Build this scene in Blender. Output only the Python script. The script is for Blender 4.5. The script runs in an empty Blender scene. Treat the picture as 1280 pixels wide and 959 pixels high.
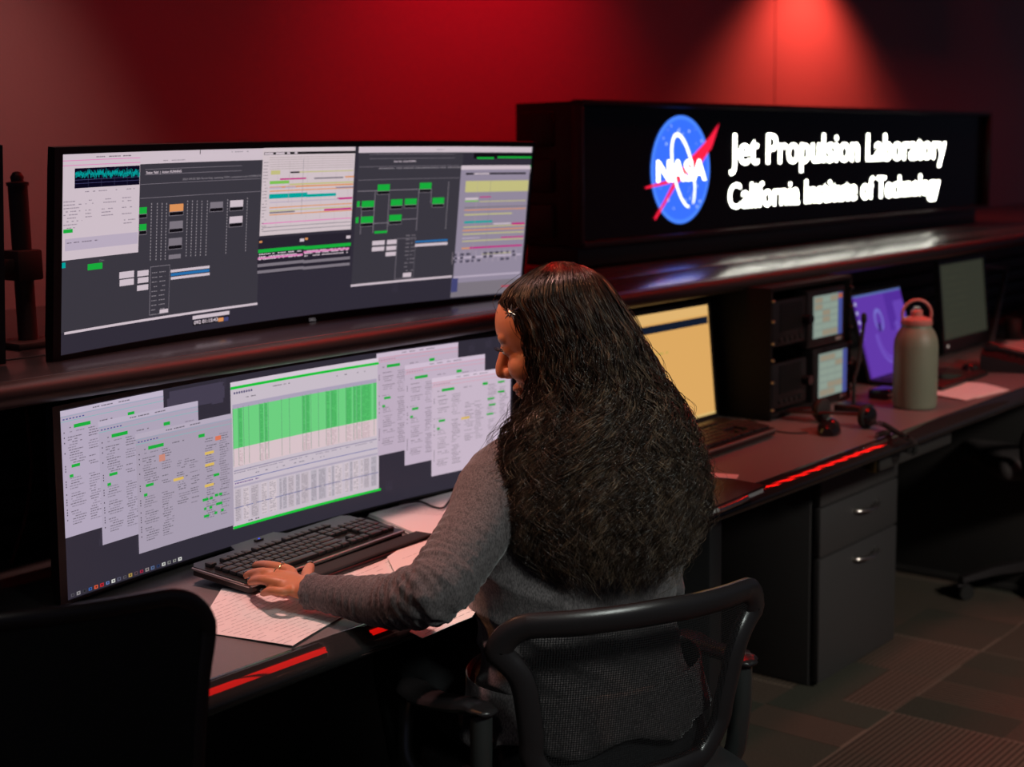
import bpy, bmesh, math, random
import numpy as np
from mathutils import Vector, Matrix, noise
PI = math.pi
scn = bpy.context.scene
COL = scn.collection

# ------------------------------------------------------------------ camera
FPX, CX, CY, HC = 1850.0, 640.0, 479.5, 1.48
def _cam():
    roll = math.radians(1.0)
    v1 = np.array([2180-CX, -(160-CY), FPX]); v1 /= np.linalg.norm(v1)
    k = -FPX*v1[2]/(v1[0]*math.sin(roll)-v1[1]*math.cos(roll))
    dn = np.array([k*math.sin(roll), -k*math.cos(roll), FPX]); dn /= np.linalg.norm(dn)
    z = -dn; y = -np.cross(z, v1)
    M = np.stack([v1, y, z])
    return M @ np.array([1., 0, 0]), M @ np.array([0, 1., 0]), M @ np.array([0, 0, 1.])
R_, U_, F_ = _cam()
CAM0 = np.array([0, 0, HC])
def _ray(x, y): return F_*FPX + R_*(x-CX) - U_*(y-CY)
def pz(x, y, z): d = _ray(x, y); return Vector(CAM0 + (z-HC)/d[2]*d)
def py(x, y, Y): d = _ray(x, y); return Vector(CAM0 + Y/d[1]*d)
def px(x, y, X): d = _ray(x, y); return Vector(CAM0 + X/d[0]*d)
def pd(x, y, dep): return Vector(CAM0 + dep/FPX*_ray(x, y))
camd = bpy.data.cameras.new('camera'); cam = bpy.data.objects.new('camera', camd); COL.objects.link(cam)
m = Matrix(((R_[0], U_[0], -F_[0], 0), (R_[1], U_[1], -F_[1], 0), (R_[2], U_[2], -F_[2], HC), (0, 0, 0, 1)))
cam.matrix_world = m
camd.sensor_width = 36; camd.lens = FPX/1280*36; camd.clip_start = 0.05
camd.dof.use_dof = True; camd.dof.focus_distance = 2.42; camd.dof.aperture_fstop = 3.8
scn.camera = cam
VS = scn.view_settings
VS.view_transform = 'Standard'; VS.look = 'None'; VS.gamma = 1; VS.use_curve_mapping = False; VS.exposure = 0.0

# ------------------------------------------------------------------ materials
def s2l(c):
    return tuple(((v/255.0)/12.92 if v/255.0 <= 0.04045 else ((v/255.0+0.055)/1.055)**2.4) for v in c)
_mc = {}
def mat(name, rgb, rough=0.5, metal=0.0, spec=0.5, bump=0.0, bscale=200.0, var=0.0, coat=0.0, sheen=0.0, alpha=1.0):
    """principled material; rgb is linear; optional noise colour variation and noise bump"""
    if name in _mc: return _mc[name]
    M = bpy.data.materials.new(name); M.use_nodes = True
    nt = M.node_tree; b = nt.nodes['Principled BSDF']
    b.inputs['Base Color'].default_value = (*rgb, 1)
    b.inputs['Roughness'].default_value = rough; b.inputs['Metallic'].default_value = metal
    b.inputs['Specular IOR Level'].default_value = spec
    b.inputs['Coat Weight'].default_value = coat
    b.inputs['Sheen Weight'].default_value = sheen
    tc = nt.nodes.new('ShaderNodeTexCoord')
    nz = nt.nodes.new('ShaderNodeTexNoise'); nz.inputs['Scale'].default_value = bscale; nz.inputs['Detail'].default_value = 3
    nt.links.new(tc.outputs['Object'], nz.inputs['Vector'])
    if var > 0:
        mx = nt.nodes.new('ShaderNodeMix'); mx.data_type = 'RGBA'
        mx.inputs[6].default_value = (*[c*(1-var) for c in rgb], 1)
        mx.inputs[7].default_value = (*[min(1, c*(1+var)) for c in rgb], 1)
        nt.links.new(nz.outputs['Fac'], mx.inputs[0]); nt.links.new(mx.outputs[2], b.inputs['Base Color'])
    if bump > 0:
        bp = nt.nodes.new('ShaderNodeBump'); bp.inputs['Strength'].default_value = bump; bp.inputs['Distance'].default_value = 0.002
        nt.links.new(nz.outputs['Fac'], bp.inputs['Height']); nt.links.new(bp.outputs['Normal'], b.inputs['Normal'])
    _mc[name] = M
    return M
def glow(rgb, s=1.0, gloss=0.5):
    """something that gives off light; rgb is the 0..255 colour it shows"""
    key = 'glow_%d_%d_%d_%g' % (*rgb, s)
    if key in _mc: return _mc[key]
    M = bpy.data.materials.new(key); M.use_nodes = True
    b = M.node_tree.nodes['Principled BSDF']
    b.inputs['Base Color'].default_value = (0.01, 0.01, 0.012, 1); b.inputs['Roughness'].default_value = gloss
    b.inputs['Specular IOR Level'].default_value = 0.15
    b.inputs['Emission Color'].default_value = (*s2l(rgb), 1); b.inputs['Emission Strength'].default_value = s
    _mc[key] = M
    return M

BLK = mat('black_plastic', (0.012, 0.011, 0.012), 0.38, bump=0.15, bscale=900)
BLKM = mat('matte_black_plastic', (0.010, 0.010, 0.011), 0.65, bump=0.2, bscale=700)
BLKG = mat('glossy_black_plastic', (0.012, 0.011, 0.012), 0.16)
RUBB = mat('black_rubber', (0.014, 0.014, 0.014), 0.8)
PAPER = mat('white_paper', (0.80, 0.78, 0.76), 0.75, bump=0.25, bscale=35)
INK = mat('grey_ink', (0.30, 0.29, 0.30), 0.8)
CHROME = mat('brushed_chrome', (0.75, 0.73, 0.70), 0.28, 1.0)
GREYM = mat('grey_metal', (0.30, 0.30, 0.31), 0.38, 0.9)
GOLD = mat('gold', (0.85, 0.55, 0.25), 0.25, 1.0)

# ------------------------------------------------------------------ mesh builder
class MB:
    """collects shapes as one mesh; xf is a Matrix applied to everything added"""
    def __init__(s): s.v = []; s.f = []; s.m = []; s.sm = []; s.mats = []; s.xf = Matrix()
    def _mi(s, m):
        if m not in s.mats: s.mats.append(m)
        return s.mats.index(m)
    def add(s, vs, fs, m, smooth=False, xf=None):
        o = len(s.v); X = s.xf @ xf if xf is not None else s.xf
        s.v += [tuple(X @ Vector(p)) for p in vs]; i = s._mi(m)
        for f in fs: s.f.append([o+a for a in f]); s.m.append(i); s.sm.append(smooth)
        return s
    def bm(s, b, m, smooth=False, xf=None):
        b.verts.ensure_lookup_table(); b.verts.index_update()
        s.add([v.co.copy() for v in b.verts], [[v.index for v in f.verts] for f in b.faces], m, smooth, xf); b.free(); return s
    def box(s, c, d, m, bev=0.0, seg=2, xf=None, taper=None):
        b = bmesh.new(); bmesh.ops.create_cube(b, size=1)
        for v in b.verts:
            k = 1.0
            if taper and v.co.z > 0: k = taper
            v.co = Vector((v.co.x*d[0]*k, v.co.y*d[1]*k, v.co.z*d[2]))
        if bev > 0: bmesh.ops.bevel(b, geom=b.edges[:], offset=bev, segments=seg, profile=0.5, affect='EDGES')
        for v in b.verts: v.co += Vector(c)
        return s.bm(b, m, bev > 0, xf)
    def lathe(s, prof, m, n=28, c=(0, 0, 0), xf=None, smooth=True):
        vs = []; fs = []
        for r, z in prof:
            for k in range(n):
                a = 2*PI*k/n; vs.append((c[0]+r*math.cos(a), c[1]+r*math.sin(a), c[2]+z))
        for i in range(len(prof)-1):
            for k in range(n):
                a, b_ = i*n+k, i*n+(k+1) % n; fs.append((a, b_, b_+n, a+n))
        fs.append(tuple(range(n-1, -1, -1))); fs.append(tuple(range((len(prof)-1)*n, len(prof)*n)))
        return s.add(vs, fs, m, smooth, xf)
    def tube(s, pts, r, m, n=10, closed=False, xf=None, flat=1.0, up=None):
        """swept tube; r a number or list; flat squashes along the second axis"""
        P = [Vector(p) for p in pts]; N = len(P); rr = r if isinstance(r, (list, tuple)) else [r]*N
        vs = []; fs = []; nrm = None
        for i in range(N):
            if closed: t = P[(i+1) % N]-P[i-1]
            else: t = P[min(i+1, N-1)]-P[max(i-1, 0)]
            if t.length < 1e-9: t = Vector((0, 0, 1))
            t.normalize()
            if nrm is None:
                nrm = Vector(up) if up else (Vector((0, 0, 1)) if abs(t.z) < 0.9 else Vector((1, 0, 0)))
            nrm = (nrm - t*nrm.dot(t)).normalized(); bn = t.cross(nrm)
            for k in range(n):
                a = 2*PI*k/n; vs.append(P[i]+bn*(rr[i]*math.cos(a))+nrm*(rr[i]*flat*math.sin(a)))
        for i in range(N if closed else N-1):
            j = (i+1) % N
            for k in range(n): fs.append((i*n+k, i*n+(k+1) % n, j*n+(k+1) % n, j*n+k))
        if not closed: fs.append(tuple(range(n-1, -1, -1))); fs.append(tuple(range((N-1)*n, N*n)))
        return s.add(vs, fs, m, True, xf)
    def cyl(s, a, b_, r, m, n=16, xf=None, r2=None): return s.tube([a, b_], [r, r2 if r2 else r], m, n, xf=xf)
    def loft(s, rings, m, xf=None, caps=True):
        n = len(rings[0]); vs = [p for rg in rings for p in rg]; fs = []
        for i in range(len(rings)-1):
            for k in range(n): fs.append((i*n+k, i*n+(k+1) % n, (i+1)*n+(k+1) % n, (i+1)*n+k))
        if caps: fs.append(tuple(range(n-1, -1, -1))); fs.append(tuple(range((len(rings)-1)*n, len(rings)*n)))
        return s.add(vs, fs, m, True, xf)
    def prism(s, poly, h, m, xf=None, smooth=False, z0=0.0):
        """polygon in xy extruded from z0 by h"""
        n = len(poly); vs = [(x, y, z0) for x, y in poly]+[(x, y, z0+h) for x, y in poly]
        fs = [tuple(range(n-1, -1, -1)), tuple(range(n, 2*n))]+[(k, (k+1) % n, n+(k+1) % n, n+k) for k in range(n)]
        return s.add(vs, fs, m, smooth, xf)
    def extr_x(s, prof, x0, x1, m, smooth=False, nseg=1):
        """closed (y,z) profile extruded along x"""
        n = len(prof); vs = []
        for i in range(nseg+1):
            x = x0+(x1-x0)*i/nseg; vs += [(x, y, z) for y, z in prof]
        fs = [(i*n+k, (i+1)*n+k, (i+1)*n+(k+1) % n, i*n+(k+1) % n) for i in range(nseg) for k in range(n)]
        fs += [tuple(range(n)), tuple(range(nseg*n+n-1, nseg*n-1, -1))]
        return s.add(vs, fs, m, smooth)
    def build(s, name, parent=None, norm=True, fix=False):
        me = bpy.data.meshes.new(name); me.from_pydata(s.v, [], s.f)
        for m_ in s.mats: me.materials.append(m_)
        me.polygons.foreach_set('material_index', s.m); me.polygons.foreach_set('use_smooth', s.sm)
        if norm:
            b = bmesh.new(); b.from_mesh(me); bmesh.ops.recalc_face_normals(b, faces=b.faces[:]); b.to_mesh(me); b.free()
        me.update()
        try: me.set_sharp_from_angle(angle=math.radians(42))
        except Exception: pass
        o = bpy.data.objects.new(name, me); COL.objects.link(o)
        if parent is not None: o.parent = parent
        return o
def thing(name, label, cat, loc=(0, 0, 0), rotz=0.0, group=None):
    o = bpy.data.objects.new(name, None); COL.objects.link(o)
    o.empty_display_size = 0.05; o.location = loc; o.rotation_euler = (0, 0, rotz)
    o['label'] = label; o['category'] = cat
    if group: o['group'] = group
    return o
def tag(o, label, cat, group=None, kind=None):
    o['label'] = label; o['category'] = cat
    if group: o['group'] = group
    if kind: o['kind'] = kind
    return o
def struct(o): o['kind'] = 'structure'; return o
def kids(o): return [c for c in bpy.data.objects if c.parent == o]
def dup(o, loc, rotz=0.0, label=None, group=None):
    r = o.copy(); COL.objects.link(r); r.location = loc; r.rotation_euler = (0, 0, rotz)
    if label: r['label'] = label
    if group: r['group'] = group
    for ch in kids(o):
        c = ch.copy(); COL.objects.link(c); c.parent = r
        for g in kids(ch):
            d = g.copy(); COL.objects.link(d); d.parent = c
    return r
def TR(v): return Matrix.Translation(Vector(v))
def RX(a): return Matrix.Rotation(a, 4, 'X')
def RY(a): return Matrix.Rotation(a, 4, 'Y')
def RZ(a): return Matrix.Rotation(a, 4, 'Z')
def smooth_path(pts, n=8):
    """Catmull-Rom through the points"""
    P = [Vector(p) for p in pts]; out = []
    for i in range(len(P)-1):
        a = P[max(i-1, 0)]; b = P[i]; c = P[i+1]; d = P[min(i+2, len(P)-1)]
        for k in range(n):
            t = k/n
            out.append(0.5*((2*b)+(c-a)*t+(2*a-5*b+4*c-d)*t*t+(3*b-a-3*c+d)*t**3))
    out.append(P[-1]); return out
def lerp1(xs, ys, x): return float(np.interp(x, xs, ys))
_fc = {}
def text_shape(txt, bold=0.0):
    """vertices (unit height font) and faces of a line of text, starting at x=0"""
    k = (txt, bold)
    if k in _fc: return _fc[k]
    cu = bpy.data.curves.new('lettering', 'FONT'); cu.body = txt; cu.size = 1; cu.resolution_u = 3; cu.offset = bold
    o = bpy.data.objects.new('lettering', cu); COL.objects.link(o)
    dg = bpy.context.evaluated_depsgraph_get(); dg.update()
    me = o.evaluated_get(dg).to_mesh()
    vs = [tuple(v.co) for v in me.vertices]; fs = [tuple(p.vertices) for p in me.polygons]
    bpy.data.objects.remove(o); bpy.data.curves.remove(cu)
    _fc[k] = (vs, fs); return _fc[k]
# ------------------------------------------------------------------ room
WY = 3.35      # back wall
def wall_mat():
    M = bpy.data.materials.new('painted_wall_panel'); M.use_nodes = True; nt = M.node_tree; b = nt.nodes['Principled BSDF']
    b.inputs['Roughness'].default_value = 0.75; b.inputs['Base Color'].default_value = (0.36, 0.33, 0.34, 1)
    tc = nt.nodes.new('ShaderNodeTexCoord'); nz = nt.nodes.new('ShaderNodeTexNoise'); nz.inputs['Scale'].default_value = 130
    nt.links.new(tc.outputs['Object'], nz.inputs['Vector'])
    bp = nt.nodes.new('ShaderNodeBump'); bp.inputs['Strength'].default_value = 0.25; bp.inputs['Distance'].default_value = 0.002
    nt.links.new(nz.outputs['Fac'], bp.inputs['Height']); nt.links.new(bp.outputs['Normal'], b.inputs['Normal'])
    return M
WM = wall_mat()
seamX = py(969, 60, WY).x
b = MB()
pw = 2.44
xs = [seamX]
edges = [-1.6]+[x for x in xs if -1.6 < x < 9.6]+[9.6]
for x0, x1 in zip(edges[:-1], edges[1:]):
    b.box(((x0+x1)/2, WY+0.03, 1.5), (x1-x0-0.006, 0.06, 3.0), WM, 0.003, 1)
b.box((4.0, WY+0.06, 1.5), (11.2, 0.02, 3.0), mat('wall_gap', (0.03, 0.03, 0.03), 0.9))
struct(b.build('wall_back'))

def carpet_mat():
    """square carpet tiles with turned stripes, 0.6 m"""
    M = bpy.data.materials.new('striped_carpet_tiles'); M.use_nodes = True; nt = M.node_tree; b = nt.nodes['Principled BSDF']
    L = nt.links.new; N = nt.nodes.new
    def math_(op, a, b2=None, c=None):
        n = N('ShaderNodeMath'); n.operation = op
        for i, v in enumerate((a, b2, c)):
            if v is None: continue
            if isinstance(v, (int, float)): n.inputs[i].default_value = v
            else: L(v, n.inputs[i])
        return n.outputs[0]
    tc = N('ShaderNodeTexCoord'); sp = N('ShaderNodeSeparateXYZ'); L(tc.outputs['Object'], sp.inputs[0])
    T = 0.59
    ux = math_('DIVIDE', math_('SUBTRACT', sp.outputs[0], 3.49-0.59*6), T); uy = math_('DIVIDE', math_('ADD', sp.outputs[1], 0.17), T)
    fx = math_('FRACT', ux); fy = math_('FRACT', uy); ix = math_('FLOOR', ux); iy = math_('FLOOR', uy)
    par = math_('MODULO', math_('ADD', math_('ADD', ix, iy), 100.0), 2.0)
    # direction coordinate across the stripes
    def mixf(f, a, c): return math_('ADD', math_('MULTIPLY', math_('SUBTRACT', 1.0, f), a), math_('MULTIPLY', f, c))
    across = mixf(par, fx, fy); along = mixf(par, fy, fx)
    cell = N('ShaderNodeCombineXYZ'); L(ix, cell.inputs[0]); L(iy, cell.inputs[1])
    wn = N('ShaderNodeTexWhiteNoise'); wn.noise_dimensions = '2D'; L(cell.outputs[0], wn.inputs['Vector'])
    # bands of stripes: only where a coarse per-band noise says so
    band = math_('FLOOR', math_('MULTIPLY', across, 4.0)); seg = math_('FLOOR', math_('MULTIPLY', along, 2.0))
    c2 = N('ShaderNodeCombineXYZ'); L(math_('ADD', math_('MULTIPLY', ix, 7.3), band), c2.inputs[0]); L(math_('ADD', math_('MULTIPLY', iy, 5.1), seg), c2.inputs[1])
    w2 = N('ShaderNodeTexWhiteNoise'); w2.noise_dimensions = '2D'; L(c2.outputs[0], w2.inputs['Vector'])
    on = math_('GREATER_THAN', w2.outputs['Value'], 0.45)
    st = math_('GREATER_THAN', math_('FRACT', math_('MULTIPLY', across, 38.0)), 0.5)
    stripe = math_('MULTIPLY', st, on)
    edge = math_('MINIMUM', math_('MINIMUM', fx, math_('SUBTRACT', 1.0, fx)), math_('MINIMUM', fy, math_('SUBTRACT', 1.0, fy)))
    line = math_('LESS_THAN', edge, 0.007)
    ln = math_('MULTIPLY', line, math_('GREATER_THAN', w2.outputs['Value'], 0.3))
    nz = N('ShaderNodeTexNoise'); nz.inputs['Scale'].default_value = 240; nz.inputs['Detail'].default_value = 4; L(tc.outputs['Object'], nz.inputs['Vector'])
    val = math_('ADD', math_('ADD', math_('SUBTRACT', 0.052, math_('MULTIPLY', on, 0.022)), math_('MULTIPLY', wn.outputs['Value'], 0.030)), math_('ADD', math_('MULTIPLY', stripe, 0.060), math_('MULTIPLY', ln, 0.07)))
    val = math_('MULTIPLY', val, math_('ADD', 0.35, math_('MULTIPLY', nz.outputs['Fac'], 1.3)))
    hsv = N('ShaderNodeCombineColor'); L(math_('MULTIPLY', val, math_('ADD', 0.92, math_('MULTIPLY', w2.outputs['Value'], 0.45))), hsv.inputs[0]); L(val, hsv.inputs[1]); L(math_('MULTIPLY', val, 0.80), hsv.inputs[2])
    L(hsv.outputs[0], b.inputs['Base Color']); b.inputs['Roughness'].default_value = 0.95; b.inputs['Specular IOR Level'].default_value = 0.1
    bp = N('ShaderNodeBump'); bp.inputs['Strength'].default_value = 0.6; bp.inputs['Distance'].default_value = 0.004
    L(nz.outputs['Fac'], bp.inputs['Height']); L(bp.outputs['Normal'], b.inputs['Normal'])
    return M
b = MB(); b.box((4.0, 0.6, -0.05), (11.2, 5.6, 0.1), carpet_mat()); struct(b.build('floor'))
b = MB(); b.box((4.0, 0.6, 3.05), (11.2, 5.6, 0.1), mat('dark_ceiling_tile', (0.05, 0.05, 0.055), 0.9)); struct(b.build('ceiling'))

# ------------------------------------------------------------------ console desk
DZ = 0.745     # desk top
DX0, DX1 = 0.35, 8.6
LAM = mat('grey_laminate', (0.155, 0.135, 0.135), 0.45, bump=0.35, bscale=420, var=0.22)
EDGE = mat('black_vinyl_bullnose', (0.020, 0.019, 0.019), 0.03)
desk = thing('console_desk', 'long grey laminate console desk with thick black rounded front edge', 'desk', (4.4, 1.6, 0))
o0 = Vector((4.4, 1.6, 0)); off = TR(-o0)
b = MB(); b.xf = off
b.box(((DX0+DX1)/2, (1.618+2.424)/2, DZ-0.016), (DX1-DX0, 2.424-1.618, 0.032), LAM, 0.001, 1)
b.build('worktop', desk)
b = MB(); b.xf = off
pr_ = [(1.618, DZ-0.0005), (1.6125, DZ+0.0003)]
yy_, zz_ = 1.6115, DZ+0.0002
for k in range(12):      # long gently crowned slope, then the rounded nose
    t_ = math.radians(13+2.0*k); yy_ -= 0.0033*math.cos(t_); zz_ -= 0.0033*math.sin(t_); pr_.append((yy_, zz_))
for k in range(1, 8):
    t_ = math.radians(35+16*k); yy_ -= 0.0036*math.cos(t_); zz_ -= 0.0036*math.sin(t_); pr_.append((yy_, zz_))
pr_ += [(1.618, DZ-0.047)]
b.extr_x(pr_, DX0, DX1, EDGE, True)
b.build('edge_trim', desk)
DARKM = mat('dark_powder_coated_steel', (0.022, 0.021, 0.021), 0.55, bump=0.3, bscale=600)
b = MB(); b.xf = off
b.box(((DX0+DX1)/2, 1.86, DZ-0.065), (DX1-DX0-0.1, 0.3, 0.05), DARKM, 0.003)
b.build('apron', desk)
b = MB(); b.xf = off
b.box(((DX0+DX1)/2, 2.44, 0.36), (DX1-DX0, 0.03, 0.72), DARKM, 0.003)
b.build('modesty_panel', desk)
for X in (0.62, 2.64, 4.75, 6.9):
    b = MB(); b.xf = off
    b.box((X, 1.98, 0.345), (0.05, 0.72, 0.69), DARKM, 0.006)
    b.box((X, 1.98, 0.012), (0.09, 0.78, 0.024), DARKM, 0.006)
    b.build('leg', desk)

# back riser: slatted rear panel and the long shelf on it
shelf = thing('console_shelf', 'long black raised console shelf with a double rolled front lip', 'shelf', (4.4, 2.4, 0.75))
off2 = TR((-4.4, -2.4, -0.75))
SH = mat('satin_black_shelf', (0.030, 0.028, 0.030), 0.24, spec=0.85)
LIPM = mat('dull_black_shelf_lip', (0.032, 0.026, 0.025), 0.42, bump=0.15, bscale=700)
SX0, SX1 = 0.5, 8.6
ST = 1.1365
b = MB(); b.xf = off2
lip = [(2.10, 1.094), (2.052, 1.094)]
for k in range(11):
    a = -PI/2-PI*k/10*0.95; lip.append((2.050+0.024*math.cos(a), 1.115+0.0205*math.sin(a)))
lip += [(2.060, ST-0.0006), (2.10, ST-0.0006)]
b.extr_x(lip, SX0, SX1, LIPM, True)
b.build('front_lip', shelf)
for n_, y0, y1 in (('front_board', 2.062, 2.272), ('rear_board', 2.288, 3.05)):
    b = MB(); b.xf = off2
    b.box(((SX0+SX1)/2, (y0+y1)/2, 1.119), (SX1-SX0, y1-y0, 0.035), SH, 0.0025, 3); b.build(n_, shelf)
b = MB(); b.xf = off2
for k in range(6):
    z = 0.785+k*0.055
    b.box(((SX0+SX1)/2, 2.44, z), (SX1-SX0, 0.025, 0.046), DARKM, 0.004)
b.box(((SX0+SX1)/2, 2.470, 0.90), (SX1-SX0, 0.03, 0.38), BLKM)
b.build('slat_panel', shelf)
for X in (0.56, 3.05, 5.6, 8.5):
    b = MB(); b.xf = off2
    b.box((X, 2.45+0.25, 0.922), (0.06, 0.5, 0.355), DARKM, 0.004)
    b.build('bracket', shelf)
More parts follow.
